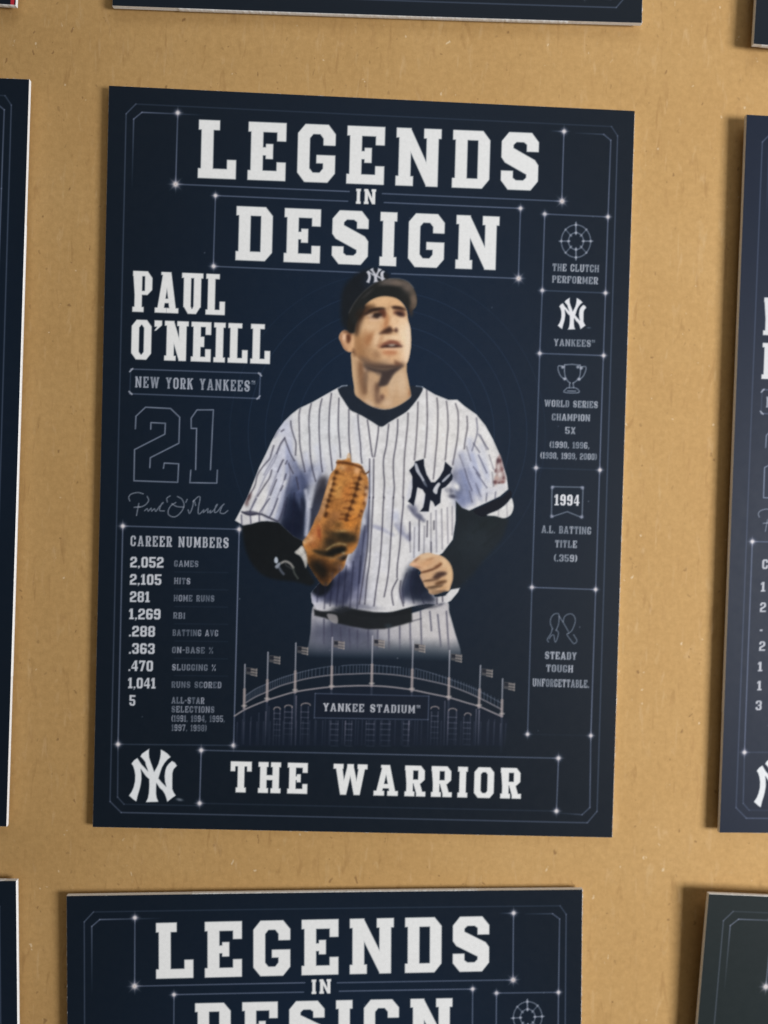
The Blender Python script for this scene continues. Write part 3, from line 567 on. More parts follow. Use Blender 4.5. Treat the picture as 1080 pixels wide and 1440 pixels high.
    for q, c, w, a in (((( 430, 690), (434, 720), (431, 752)), (196, 198, 210), 5, .8), (((446, 664), (440, 690), (436, 712)), (206, 207, 214), 5, .7), (((404, 628), (405, 650), (402, 672)), (160, 166, 192), 5, .7), (((414, 650), (420, 668), (422, 690)), (104, 110, 138), 5, .7), (((398, 690), (394, 712), (388, 730)), (168, 173, 196), 5, .6),
                       (((664, 640), (670, 660), (676, 684)), (170, 176, 200), 5, .7), (((648, 664), (656, 684), (660, 704)), (132, 140, 170), 6, .7), (((672, 640), (684, 660), (690, 680)), (188, 191, 208), 4, .6), (((526, 741), (540, 746), (552, 752)), (150, 152, 172), 4, .6), (((575, 712), (586, 726), (596, 732)), (92, 94, 114), 4, .7), (((556, 738), (566, 750), (576, 758)), (140, 142, 164), 4, .6),
                       (((460, 846), (470, 826), (482, 808)), (66, 70, 94), 6, .6), (((486, 846), (492, 822), (498, 800)), (84, 88, 112), 5, .6), (((474, 848), (482, 826), (490, 812)), (158, 160, 182), 4, .6), (((510, 780), (506, 800), (502, 822)), (90, 94, 118), 5, .6), (((516, 752), (512, 770), (508, 786)), (186, 187, 200), 4, .6), (((574, 700), (576, 690), (580, 676)), (190, 192, 206), 5, .5)):
        L(q, c, w, a, 4.5, clip=m)
    for q, c, w, a in ((((404, 600), (396, 640), (380, 690)), (196, 198, 214), 10, .55), (((382, 640), (368, 680), (354, 716)), (204, 205, 216), 7, .5), (((395, 660), (386, 700), (376, 730)), (186, 189, 208), 7, .5), (((410, 610), (410, 640), (416, 664)), (176, 180, 202), 7, .5), (((372, 690), (362, 716)), (226, 224, 222), 6, .6),
                       (((430, 640), (432, 664), (440, 676)), (170, 174, 196), 8, .5), (((446, 630), (450, 650), (444, 668)), (196, 199, 214), 8, .5), (((470, 630), (468, 660), (464, 680)), (204, 206, 218), 8, .4),
                       (((660, 620), (664, 650), (668, 690)), (176, 180, 202), 9, .55), (((678, 628), (684, 660), (682, 690)), (192, 195, 210), 8, .5), (((650, 640), (654, 670), (664, 706)), (140, 146, 174), 8, .55), (((640, 650), (646, 676)), (150, 154, 176), 7, .5), (((694, 650), (692, 680)), (226, 223, 219), 7, .5), (((672, 700), (690, 690), (706, 684)), (190, 190, 202), 6, .5),
                       (((548, 690), (545, 740), (540, 800)), (204, 204, 214), 8, .4), (((586, 740), (584, 770), (580, 796)), (200, 201, 212), 8, .4), (((612, 712), (616, 740), (612, 765)), (206, 205, 212), 7, .4), (((530, 780), (526, 820), (524, 850)), (198, 198, 210), 8, .4), (((606, 580), (600, 620), (604, 650)), (206, 205, 210), 9, .35), (((500, 590), (506, 630), (514, 660)), (204, 206, 216), 9, .4)):
        L(q, c, w, a, 9, clip=m)
    F([(434, 826), (450, 812), (470, 812), (490, 800), (500, 812), (494, 836), (480, 852), (462, 846), (446, 840)], (54, 58, 80), .7, 12, clip=m)
    F([(436, 824), (456, 806), (468, 818), (460, 834), (446, 838)], (22, 28, 36), .85, 8, clip=m)
    F([(500, 770), (512, 740), (518, 752), (514, 790), (506, 822), (498, 830), (492, 810)], (92, 96, 122), .6, 9, clip=m)
    # pinstripes
    PS = (68, 66, 80)
    for p in (((740, 310), (725, 400), (728, 560), (735, 760), (760, 920), (790, 1060), (800, 1110)), ((880, 250), (858, 350), (850, 500), (858, 640), (862, 800), (875, 960), (900, 1100), (935, 1230)), ((620, 470), (625, 540), (655, 650), (685, 750), (680, 900)), ((545, 690), (580, 790), (620, 890), (665, 970)),
              ((545, 680), (490, 760), (440, 880)), ((405, 780), (375, 880), (350, 950), (280, 1030), (200, 1150), (165, 1290), (90, 1420)), ((525, 960), (490, 1030), (455, 1110)), ((575, 970), (555, 1010)), ((380, 1090), (350, 1190), (290, 1280), (200, 1420)), ((440, 1210), (400, 1310), (360, 1410)), ((560, 1140), (540, 1210)), ((520, 1290), (490, 1350)),
              ((530, 580), (500, 600)), ((590, 1010), (650, 1130)), ((690, 1180), (720, 1330))): L(J1(*p), PS, 1.9, .74, 2, clip=m)
    for p in (((115, 190), (95, 270), (80, 400), (80, 620), (90, 800), (105, 1000), (120, 1110)), ((235, 120), (215, 280), (205, 450), (205, 640), (215, 800), (235, 980), (245, 1090)), ((330, 180), (325, 300), (322, 450), (325, 600), (340, 780), (350, 930)), ((455, 320), (455, 450), (455, 600), (462, 750), (475, 880), (480, 980)),
              ((570, 390), (575, 500), (590, 650), (603, 780), (608, 900), (620, 1000)), ((690, 460), (705, 560), (725, 720), (745, 870), (755, 920)), ((830, 540), (825, 620), (800, 800), (780, 920)), ((718, 950), (716, 1440)), ((770, 950), (765, 1440)), ((960, 510), (950, 600), (930, 780), (895, 950), (895, 1100), (905, 1250), (895, 1440)),
              ((1075, 450), (1070, 600), (1045, 800), (1020, 960), (1020, 1150), (1030, 1300), (1020, 1440))): L(J2(*p), PS, 1.9, .78, 1.9, clip=m)
    for p in (((305, 370), (300, 500), (285, 650), (265, 850), (255, 1000), (250, 1200), (240, 1440)), ((430, 230), (425, 400), (415, 600), (400, 800), (385, 960)), ((540, 80), (545, 250), (548, 450), (540, 640), (525, 830), (515, 930)), ((670, 180), (680, 300), (680, 480), (672, 700), (655, 880), (640, 1050), (625, 1200)),
              ((790, 220), (805, 350), (810, 550), (795, 720), (785, 860), (775, 960)), ((905, 250), (935, 350), (940, 500), (930, 680), (900, 860), (870, 1020)), ((1050, 410), (1055, 550), (1030, 700), (1015, 820))): L(J3(*p), (88, 84, 94), 2.2, .72, 1.8, clip=m)
    for p in (((190, 0), (185, 200), (175, 400), (165, 550), (150, 780), (125, 960), (100, 1230)), ((310, 0), (300, 150), (290, 400), (275, 650), (255, 850), (225, 1050), (200, 1250)), ((410, 0), (405, 180), (390, 420), (375, 650), (360, 850), (340, 1000), (310, 1150)), ((520, 0), (515, 180), (495, 380), (480, 600), (455, 800), (450, 940)),
              ((590, 340), (590, 440), (588, 540)), ((690, 320), (690, 500), (688, 650)), ((780, 330), (775, 500)), ((820, 560), (820, 680)), ((850, 330), (850, 420)), ((150, 0), (140, 300), (130, 600), (100, 830), (60, 1100), (40, 1230)), ((455, 960), (400, 1070), (395, 1150), (410, 1240)), ((490, 980), (480, 1100), (520, 1250)), ((880, 1120), (885, 1230)), ((940, 1110), (945, 1200))):
        p = [(x, y or 72) for x, y in p]; L(J4(*p), (68, 66, 80), 2., .76, 1.8, clip=m)
    for p in (((735, 340), (800, 440)), ((700, 400), (740, 460)), ((735, 480), (790, 600)), ((700, 560), (745, 620)), ((720, 600), (790, 700)), ((640, 570), (660, 640), (690, 720)), ((790, 740), (785, 790)), ((850, 730), (845, 770)), ((720, 230), (725, 330), (690, 450))):
        L(R1(*p), (86, 86, 106), 1.9, .66, 2, clip=m)
    for q in (((400, 617), (394, 628), (386, 648), (374, 668), (364, 690), (354, 712)), ((397, 648), (391, 662), (384, 680), (376, 700), (368, 722)), ((388, 638), (380, 652), (371, 668)), ((402, 668), (396, 684), (389, 702), (382, 724)), ((406, 650), (408, 668), (405, 690)), ((393, 604), (386, 616))):
        L(q, (96, 96, 118), 1.7, .45, 2, clip=m)
    # cuff of the left sleeve, with its fold
    L(S7((95, 180), (180, 215), (320, 205), (430, 250), (540, 298)), (52, 52, 68), 2.6, .85, 2.4); F(S7((100, 185), (200, 165), (300, 190), (200, 225)), (60, 60, 78), .75, 3)
    F(S7((90, 215), (150, 225), (240, 240), (330, 265), (400, 285), (300, 300), (200, 328), (95, 342)), (208, 206, 208), .9, 2.5)
    for p in (((85, 220), (90, 330)), ((195, 180), (205, 320)), ((275, 10), (195, 165)), ((310, 200), (312, 290)), ((440, 10), (320, 180)), ((545, 10), (500, 130), (445, 240)), ((640, 40), (600, 190), (560, 290))): L(S7(*p), (74, 74, 94), 2., .72, 2)
    B(350, 700, 2.5, 7, 25, (84, 60, 64), .8, m); B(347, 708, 3, 4, 0, (110, 86, 88), .6, m)
    # chest emblem
    z = Z(560, 630, 10.8); EC = (28, 36, 52)
    F(z((255, 205), (390, 165), (395, 270), (430, 400), (500, 520), (560, 520), (630, 440), (690, 330), (712, 205), (820, 305), (810, 330), (800, 370), (830, 425), (820, 480), (770, 540), (720, 590), (660, 620), (645, 720), (640, 830), (560, 890), (530, 820), (490, 790), (475, 880), (465, 965), (330, 965), (380, 900), (400, 800), (412, 700),
        (370, 630), (290, 595), (270, 720), (235, 880), (200, 850), (145, 810), (190, 750), (215, 600), (212, 430), (165, 340), (240, 265)), EC, 1, 1.6, False)
    F(z((250, 235), (285, 245), (330, 360), (400, 490), (440, 590), (400, 560), (340, 450), (270, 350)), (196, 198, 206), .9, 1.8); F(z((665, 500), (740, 420), (800, 385), (770, 440), (690, 515)), (190, 192, 200), .9, 1.8); F(z((600, 530), (640, 545), (605, 620), (585, 700), (535, 670), (535, 620)), (206, 206, 210), .95, 1.8)
    L(z((395, 510), (430, 590)), EC, 2.5, .6, 2)
    # right sleeve band, cuff, patch
    F(R1((700, 855), (760, 825), (830, 790), (900, 760), (945, 718), (958, 755), (930, 805), (870, 850), (790, 890), (740, 890)), (24, 31, 44), 1, 1.8, lab=pic['jersey'])
    F(R1((790, 884), (870, 848), (925, 805), (955, 770), (968, 800), (970, 840), (950, 885), (905, 906), (850, 892)), (216, 214, 212), 1, 1.8, lab=pic['jersey'])
    for p in (((870, 850), (868, 890)), ((925, 810), (928, 895))): L(R1(*p), (130, 126, 134), 1.6, .5, 2)
    F(R1((875, 475), (895, 520), (905, 580), (920, 640), (900, 670), (870, 670), (840, 685), (840, 640), (855, 600), (850, 540)), (150, 122, 120), .7, 4)
    for x, y, rx, ry, c, a in ((703, 648, 2, 3, (96, 62, 66), .8), (697, 662, 2, 3, (92, 60, 64), .7), (706, 660, 2, 3, (120, 84, 84), .7), (698, 684, 2.4, 2, (206, 200, 198), .7), (708, 672, 1.6, 2.4, (100, 66, 70), .7), (702, 679, 2, 1.6, (88, 58, 62), .7), (701, 656, 1.6, 5, (205, 195, 192), .9), (699, 672, 3, 3, (196, 170, 160), .8), (703, 668, 3, 4, (222, 214, 210), .8), (696, 678, 3, 2.5, (90, 56, 60), .8), (700, 648, 2, 4, (84, 60, 68), .8), (707, 678, 3, 2, (120, 80, 78), .7)): B(x, y, rx, ry, 0, c, a)
    # belt
    z = Z(420, 820, 4.5)
    F(z((95, 165), (140, 178), (240, 178), (290, 150), (380, 168), (480, 184), (560, 188), (640, 172), (716, 152), (718, 245), (640, 268), (540, 290), (440, 292), (340, 275), (250, 255), (170, 222), (100, 205)), (18, 22, 26), .97, 3.6, False, lab=pic['belt'])
    F(z((180, 195), (240, 205), (245, 255), (200, 240)), (150, 146, 148), .85, 2.5); B(546, 880, 5, 3, 0, (40, 50, 58), .8); L(z((720, 240), (775, 225)), (60, 60, 72), 2, .6, 2); B(600, 853, 14, 3, -4, (40, 42, 54), .8); B(620, 850, 6, 2, -20, (70, 70, 84), .6)
    B(478, 857, 14, 5, -10, (36, 40, 48), .8)
    # undershirt collar
    z = Z(465, 470, 8.307)
    F(z((90, 625), (190, 600), (250, 600), (290, 700), (400, 800), (520, 860), (640, 880), (760, 850), (880, 780), (940, 720), (920, 610), (1000, 605), (1075, 625), (1050, 700), (980, 800), (890, 900), (780, 970), (680, 1030), (590, 1080), (480, 1020), (380, 960), (300, 920), (225, 880), (150, 770), (100, 690)), (24, 33, 46), 1, 1.6, lab=pic['collar'])
    L(z((95, 630), (130, 606), (190, 600)), (170, 176, 190), 1.5, .8, 1.6); L(z((1000, 605), (1075, 615)), (140, 148, 164), 1.5, .7, 1.6)
    # neck
    NK = z((240, 215), (320, 240), (420, 300), (600, 340), (760, 360), (880, 340), (890, 430), (910, 540), (925, 620), (938, 690), (930, 735), (860, 795), (760, 850), (650, 877), (540, 862), (430, 820), (350, 765), (285, 705), (270, 600), (252, 480), (242, 340))
    mn = cv.mask(NK, 1.8); cv.put((np.s_[:, :], mn), (196, 160, 124), 1, lab=pic['neck'])
    for x, y, rx, ry, rot, c, a in ((290, 480, 42, 220, -6, (206, 172, 136), .8), (350, 400, 24, 110, 0, (132, 92, 62), .65), (400, 520, 40, 130, 4, (112, 88, 72), .8), (405, 640, 26, 60, 0, (112, 84, 64), .6), (480, 590, 34, 140, 4, (186, 152, 122), .8), (405, 410, 24, 24, 40, (222, 186, 156), .9), (545, 660, 30, 110, 4, (132, 104, 86), .7),
                                    (720, 560, 60, 170, 8, (210, 180, 148), .8), (830, 560, 60, 170, -4, (214, 184, 152), .9), (640, 680, 36, 60, 0, (206, 164, 124), .8), (600, 735, 26, 32, 0, (104, 72, 62), .8), (560, 780, 30, 40, 0, (136, 104, 88), .6), (660, 800, 60, 50, 0, (212, 180, 150), .7), (370, 730, 60, 30, 40, (202, 166, 132), .7), (920, 690, 14, 50, 0, (160, 112, 80), .7),
                                    (450, 800, 50, 24, 30, (206, 178, 152), .7), (520, 860, 60, 14, 0, (120, 92, 80), .6)): B(465+x/8.307, 470+y/8.307, rx/8.307, ry/8.307, rot, c, a, mn)
    F(z((440, 390), (540, 420), (640, 430), (740, 400), (830, 380), (740, 460), (700, 530), (660, 590), (600, 605), (555, 600), (580, 520), (590, 450), (520, 440)), (72, 60, 58), .92, 4.5, clip=mn); B(465+545/8.307, 470+620/8.307, 3, 6, 0, (90, 66, 54), .7, mn); B(465+560/8.307, 470+455/8.307, 4, 4, 0, (140, 116, 98), .7, mn)
    # ear
    z = Z(440, 360, 6)
    F(z((228, 655), (260, 625), (310, 635), (348, 660), (352, 740), (345, 800), (305, 812), (262, 785), (232, 725), (218, 690)), (206, 160, 122), 1, 1.8, lab=pic['face'])
    for x, y, rx, ry, rot, c, a in ((300, 690, 22, 34, 10, (112, 66, 44), .85), (262, 685, 14, 26, -10, (226, 184, 152), .9), (285, 640, 34, 8, 8, (110, 74, 56), .6), (320, 780, 20, 16, 0, (224, 176, 130), .8), (335, 745, 10, 40, 0, (214, 170, 126), .8), (236, 690, 6, 30, -14, (170, 124, 98), .7), (270, 730, 10, 20, -20, (206, 158, 122), .7), (350, 810, 12, 12, 0, (120, 80, 52), .8)):
        B(440+x/6, 360+y/6, rx/6, ry/6, rot, c, a)
    # face
    FO = z((352, 560), (400, 450), (470, 380), (560, 335), (660, 335), (740, 380), (790, 450), (805, 540), (824, 612), (829, 700), (826, 780), (812, 860), (796, 905), (768, 935), (735, 938), (660, 942), (590, 946), (510, 938), (440, 914), (395, 880), (362, 838), (340, 790), (345, 720), (338, 650))
    mf = cv.mask(FO, 1.8); cv.put((np.s_[:, :], mf), (214, 174, 134), 1, lab=pic['face'])
    sk, hi, md, dk, br = (232, 198, 160), (238, 210, 178), (196, 148, 104), (128, 86, 58), (60, 40, 34)
    for x, y, rx, ry, rot, c, a in (
        (600, 400, 110, 50, 0, (224, 182, 138), .8), (480, 430, 40, 40, -30, (206, 158, 110), .7), (700, 400, 50, 40, 20, (220, 176, 132), .7), (640, 440, 14, 50, 5, (200, 156, 116), .6),
        (420, 640, 60, 60, 20, (216, 178, 138), .9), (400, 720, 50, 60, 0, md, .7), (460, 710, 34, 46, 25, (170, 118, 78), .8), (440, 800, 70, 60, 0, (178, 140, 104), .8), (400, 830, 36, 50, 0, (166, 126, 90), .7), (540, 700, 40, 60, 20, (226, 192, 156), .8), (500, 600, 60, 30, -10, (222, 186, 148), .7),
        (760, 640, 46, 110, 0, hi, .95), (790, 760, 34, 110, 0, hi, .9), (770, 560, 30, 40, 0, (226, 190, 152), .7), (680, 560, 26, 80, 8, (232, 196, 158), .9), (620, 560, 24, 60, 10, (196, 142, 100), .8), (600, 610, 40, 40, 20, (204, 154, 114), .6), (810, 640, 12, 90, 0, (226, 206, 186), .7),
        (620, 690, 70, 24, 0, (222, 188, 152), .8), (690, 690, 40, 20, 0, (236, 206, 172), .8),
        # eyes and brows
        (520, 500, 60, 22, -12, (116, 76, 52), .9), (530, 455, 70, 14, -8, (56, 40, 32), .95), (470, 475, 44, 12, -24, (70, 50, 38), .85), (580, 475, 26, 18, 10, (74, 48, 38), .85), (540, 500, 34, 18, -10, br, .95), (500, 522, 22, 9, -30, (186, 156, 136), .75), (545, 522, 16, 10, 0, (92, 72, 66), .7), (470, 500, 22, 9, -30, (222, 190, 160), .7), (520, 540, 44, 9, -12, (216, 178, 146), .7), (600, 500, 14, 24, 0, (120, 66, 46), .7), (580, 520, 12, 12, 0, (170, 132, 108), .6),
        (725, 440, 50, 14, 8, (86, 56, 42), .95), (690, 438, 18, 12, -10, (84, 56, 44), .7), (730, 480, 44, 22, 14, (110, 66, 50), .9), (735, 492, 26, 14, 10, (60, 38, 36), .9), (768, 492, 12, 16, 0, (120, 78, 60), .7), (745, 512, 26, 7, 16, (176, 140, 124), .6), (690, 480, 12, 16, 0, (150, 100, 74), .7), (755, 470, 20, 9, 25, (100, 66, 54), .6), (740, 535, 40, 10, 10, (236, 204, 168), .6),
        (405, 500, 26, 60, 30, (84, 54, 38), .85), (440, 450, 30, 34, 30, (140, 98, 66), .6), (375, 600, 14, 50, 0, (150, 106, 72), .6), (480, 690, 20, 60, 30, (160, 108, 72), .6), (395, 760, 30, 60, 0, (166, 122, 84), .6), (430, 850, 40, 40, 0, (156, 118, 88), .6),
        (530, 448, 60, 10, -8, (40, 28, 24), .8), (725, 436, 44, 10, 8, (60, 38, 30), .8), (540, 496, 24, 12, -8, (40, 28, 26), .8), (735, 488, 20, 10, 10, (46, 30, 30), .8), (600, 470, 16, 20, 0, (110, 68, 48), .6), (655, 470, 10, 40, 4, (228, 190, 148), .6),
        # nose
        (630, 630, 34, 18, -8, (62, 40, 32), .95), (600, 642, 30, 12, -14, (112, 68, 48), .8), (655, 612, 12, 22, -12, (100, 62, 46), .8), (700, 630, 14, 12, 10, (84, 52, 42), .85), (672, 628, 12, 12, 0, (150, 104, 78), .7), (660, 590, 16, 22, 0, (222, 178, 138), .7), (640, 655, 30, 8, -4, (120, 80, 60), .6), (705, 600, 14, 20, 0, (236, 204, 170), .8),
        # mouth
        (650, 735, 70, 14, -8, (124, 68, 52), .9), (660, 760, 84, 12, -2, (58, 32, 30), .95), (590, 765, 20, 10, -20, (100, 58, 44), .8), (680, 722, 46, 9, 10, (160, 98, 76), .75), (665, 748, 34, 6, 0, (206, 196, 184), .95), (720, 745, 24, 10, 24, (110, 62, 52), .8), (660, 784, 70, 8, 0, (226, 184, 150), .9), (650, 812, 60, 20, 4, (196, 138, 100), .8), (560, 760, 14, 24, 20, (178, 126, 92), .7), (575, 700, 18, 50, 20, (188, 142, 106), .6),
        # chin and jaw
        (680, 870, 60, 36, 0, (216, 172, 132), .8), (640, 850, 20, 16, 0, (190, 146, 110), .4), (535, 835, 34, 34, 0, (150, 110, 80), .6), (600, 880, 50, 16, 0, (190, 156, 124), .6), (460, 890, 60, 30, 24, (132, 104, 84), .85), (550, 930, 90, 26, 4, (88, 70, 62), .95), (660, 938, 80, 20, 0, (92, 66, 56), .9), (730, 915, 40, 18, -20, (140, 98, 74), .7), (770, 870, 30, 40, 10, (224, 188, 154), .8), (700, 905, 20, 14, 0, (150, 108, 82), .5), (640, 895, 20, 14, 20, (196, 158, 126), .6)):
        B(440+x/6, 360+y/6, rx/6, ry/6, rot, c, a, mf)
    z = Z(440, 360, 6)
    for q, c, al, f in (
        (((345, 650), (380, 640), (440, 640), (470, 700), (470, 780), (520, 830), (560, 880), (560, 940), (470, 930), (400, 880), (350, 820)), (166, 124, 86), .5, 22),
        (((750, 560), (800, 560), (826, 660), (822, 800), (800, 880), (760, 890), (740, 800), (760, 700)), (238, 210, 178), .55, 22),
        (((352, 650), (362, 560), (396, 470), (440, 420), (492, 416), (520, 430), (450, 470), (424, 520), (400, 590), (376, 668)), (54, 36, 26), .82, 12),          # temple under the cap
        (((428, 492), (470, 458), (530, 438), (585, 434), (606, 448), (560, 456), (505, 470), (455, 496)), (44, 30, 25), .8, 5),                      # brows
        (((664, 432), (700, 424), (745, 432), (782, 456), (770, 462), (735, 450), (690, 446)), (56, 38, 32), .75, 5),
        (((560, 455), (600, 452), (620, 490), (612, 520), (590, 512), (570, 490)), (92, 54, 40), .75, 5),                                              # root of the nose
        (((490, 505), (520, 484), (560, 480), (586, 496), (566, 518), (530, 524)), (44, 32, 30), .75, 5), (((690, 478), (724, 468), (762, 484), (768, 508), (730, 506)), (58, 38, 36), .75, 5),
        (((470, 505), (490, 492), (512, 490), (500, 510), (480, 520)), (206, 178, 152), .75, 3), (((556, 516), (575, 510), (584, 520), (566, 528)), (190, 164, 146), .7, 3), (((476, 532), (530, 536), (580, 528), (560, 548), (500, 552)), (226, 190, 156), .6, 5),
        (((620, 500), (636, 500), (634, 560), (622, 610), (600, 622), (604, 570)), (176, 120, 82), .65, 6),                                             # shaded side of the nose
        (((562, 656), (596, 628), (640, 596), (662, 606), (672, 636), (642, 648), (600, 656)), (64, 42, 34), .8, 6), (((690, 616), (704, 604), (718, 622), (712, 640), (696, 640)), (84, 54, 46), .75, 5),
        (((566, 770), (596, 740), (640, 714), (690, 714), (730, 738), (752, 766), (700, 748), (640, 746), (600, 760)), (132, 82, 66), .75, 5),         # lips and teeth
        (((576, 770), (620, 752), (690, 748), (748, 764), (700, 772), (620, 774)), (52, 32, 30), .85, 4.5), (((640, 753), (668, 747), (690, 751), (680, 759), (652, 760)), (206, 192, 176), .85, 3), (((600, 782), (660, 778), (736, 778), (700, 792), (640, 794)), (230, 188, 156), .8, 4),
        (((590, 812), (650, 800), (706, 808), (690, 832), (640, 838), (600, 830)), (182, 118, 84), .6, 7),
        (((440, 640), (486, 660), (500, 700), (478, 752), (440, 770), (452, 716)), (170, 118, 80), .5, 14), (((350, 690), (392, 690), (420, 760), (430, 840), (410, 870), (370, 840), (350, 770)), (160, 116, 78), .55, 10),
        (((392, 850), (430, 862), (480, 884), (540, 892), (600, 900), (660, 912), (720, 912), (760, 900), (768, 936), (700, 946), (590, 948), (500, 938), (430, 908)), (100, 80, 68), .6, 12),
        (((520, 800), (556, 812), (570, 860), (540, 872), (510, 850)), (164, 126, 96), .4, 12), (((690, 880), (724, 892), (748, 920), (700, 920)), (96, 64, 50), .6, 6),
        (((786, 560), (812, 600), (824, 700), (818, 800), (800, 880), (780, 880), (788, 760), (786, 660)), (236, 214, 190), .6, 7)):
        F(z(*q), c, al, f, clip=mf)
    # the neck's shade, and the ear's folds
    F(z((424, 908), (520, 930), (620, 938), (720, 924), (760, 930), (690, 985), (640, 1040), (610, 1085), (560, 1095), (575, 1010), (520, 980), (450, 965)), (62, 51, 49), .75, 8, clip=mn)
    for q, c, al in ((((395, 900), (425, 960), (430, 1080), (450, 1150), (420, 1160), (392, 1060), (385, 960)), (112, 80, 60), .7), (((520, 1080), (545, 1100), (560, 1190), (590, 1180), (600, 1210), (560, 1240), (525, 1230), (515, 1150)), (118, 88, 70), .6), (((330, 860), (350, 860), (362, 1040), (372, 1160), (350, 1150), (340, 1000)), (206, 170, 132), .5), (((360, 880), (420, 930), (430, 1000), (420, 1100), (440, 1200), (400, 1190), (372, 1080)), (150, 112, 82), .45)):
        F(z(*q), c, al, 10, clip=mn)
    F(z((250, 668), (275, 660), (284, 690), (268, 716), (252, 700)), (232, 192, 160), .7, 5); F(z((326, 680), (344, 690), (342, 760), (326, 780), (318, 730)), (226, 180, 138), .6, 6); F(z((330, 790), (350, 780), (366, 830), (352, 850), (338, 830)), (120, 82, 56), .7, 6)
    L(z((246, 660), (238, 700), (254, 750), (285, 790)), (150, 104, 78), 1.6, .7, 2.4); L(z((262, 645), (300, 648), (325, 665)), (120, 80, 60), 1.8, .7, 2.6); F(z((285, 665), (312, 670), (318, 712), (296, 738), (284, 705)), (92, 54, 38), .8, 4)
    # cap: crown, hair, brim
    CAP = (16, 22, 29)
    F(z((345, 640), (300, 630), (262, 600), (240, 540), (236, 440), (243, 330), (270, 250), (330, 180), (410, 130), (500, 108), (590, 125), (640, 180), (600, 260), (500, 330), (420, 420), (380, 520), (355, 600)), CAP, 1, 10, lab=pic['cap'])
    B(520, 395, 9, 10, 0, (22, 34, 54), .5)
    F(z((300, 640), (345, 645), (362, 570), (400, 490), (440, 430), (400, 400), (320, 480), (290, 560)), (24, 24, 24), 1, 4, lab=pic['cap'])
    BR = z((300, 500), (330, 420), (390, 340), (460, 275), (540, 222), (630, 192), (720, 192), (790, 212), (838, 255), (868, 310), (880, 370), (872, 425), (845, 455), (818, 478), (800, 450), (755, 385), (690, 350), (600, 338), (520, 355), (445, 405), (390, 480), (360, 560), (330, 560))
    mb = cv.mask(BR, 2); cv.put((np.s_[:, :], mb), (27, 29, 29), 1, lab=pic['cap'])
    for x, y, rx, ry, rot, c, a in ((700, 225, 110, 30, 4, (112, 98, 88), .95), (620, 225, 60, 22, -20, (92, 84, 80), .8), (800, 270, 50, 50, 40, (100, 88, 80), .95), (850, 370, 34, 80, -8, (116, 98, 84), .95), (840, 430, 24, 30, 0, (96, 80, 68), .8), (680, 300, 110, 34, 6, (26, 28, 28), .95), (540, 320, 70, 40, -35, (25, 28, 28), .9), (770, 380, 40, 60, -30, (30, 30, 29), .95), (460, 320, 60, 12, -42, (52, 50, 50), .7)):
        B(440+x/6, 360+y/6, rx/6, ry/6, rot, c, a, mb)
    L(z((305, 480), (350, 395), (430, 300), (530, 225), (620, 196)), (78, 76, 76), 1.5, .6, 2.2)
    L(z((640, 193), (720, 190), (800, 215), (850, 268)), (130, 122, 118), 1.4, .5, 2)
    B(440+395/6, 360+480/6, 5, 9, 35, (40, 32, 26), .8); B(440+830/6, 360+475/6, 3, 6, 0, (60, 48, 42), .7)
    EM = np.array(EMBLEM[0]); lo, hi = EM.min(0), EM.max(0); q = (EM-lo)/(hi-lo); q = np.c_[514.2 + q[:, 0]*27.5 + (q[:, 1]-.5)*2, 376.6 + q[:, 1]*20 - (q[:, 0]-.5)*(q[:, 1])*5]
    F(q, (212, 212, 220), .95, 1.5, False, lab=pic['cap'])
    # bare hand, a loose fist
    z = Z(560, 760, 10.8)
    HO = z((172, 362), (215, 315), (290, 250), (375, 198), (480, 188), (560, 212), (650, 228), (740, 290), (800, 370), (830, 470), (832, 580), (805, 680), (772, 765), (700, 778), (640, 800), (550, 825), (475, 805), (450, 745), (405, 705), (378, 645), (350, 595), (328, 530), (345, 492), (312, 440), (240, 405), (180, 385))
    mh = cv.mask(HO, 1.7); cv.put((np.s_[:, :], mh), (206, 168, 132), 1, lab=pic['hand'])
    for x, y, rx, ry, rot, c, a in ((430, 240, 120, 40, -10, (216, 186, 152), .9), (250, 365, 70, 20, 6, (222, 176, 146), .9), (430, 350, 120, 50, -18, (204, 158, 118), .8), (700, 330, 60, 90, -20, (218, 184, 146), .9), (770, 520, 44, 130, 0, (220, 186, 144), .9), (760, 700, 30, 60, 0, (222, 182, 140), .9),
                                    (270, 300, 40, 12, -38, (150, 110, 86), .6), (500, 280, 40, 10, -10, (170, 126, 92), .6), (450, 460, 130, 14, -18, (112, 72, 48), .9), (600, 385, 60, 20, -24, (124, 80, 52), .85), (640, 350, 26, 20, 0, (140, 92, 60), .8), (460, 525, 90, 30, -12, (200, 160, 122), .9), (640, 500, 80, 30, -10, (84, 62, 52), .9), (570, 560, 60, 20, -8, (90, 66, 54), .85),
                                    (440, 610, 80, 13, -14, (96, 68, 48), .9), (460, 655, 60, 24, -10, (190, 152, 116), .8), (640, 630, 80, 22, -14, (112, 80, 54), .9), (540, 700, 90, 16, -12, (96, 72, 50), .85), (520, 745, 60, 22, -8, (150, 122, 94), .8), (680, 720, 60, 22, -20, (196, 154, 112), .8), (620, 770, 100, 16, -6, (112, 86, 66), .7), (370, 560, 30, 30, 0, (184, 150, 124), .7),
                                    (700, 440, 40, 20, -20, (206, 164, 124), .7), (690, 580, 40, 14, -20, (206, 166, 120), .8), (300, 405, 60, 10, 14, (150, 100, 78), .7)): B(560+x/10.8, 760+y/10.8, rx/10.8, ry/10.8, rot, c, a, mh)
    z = Z(560, 760, 10.8)
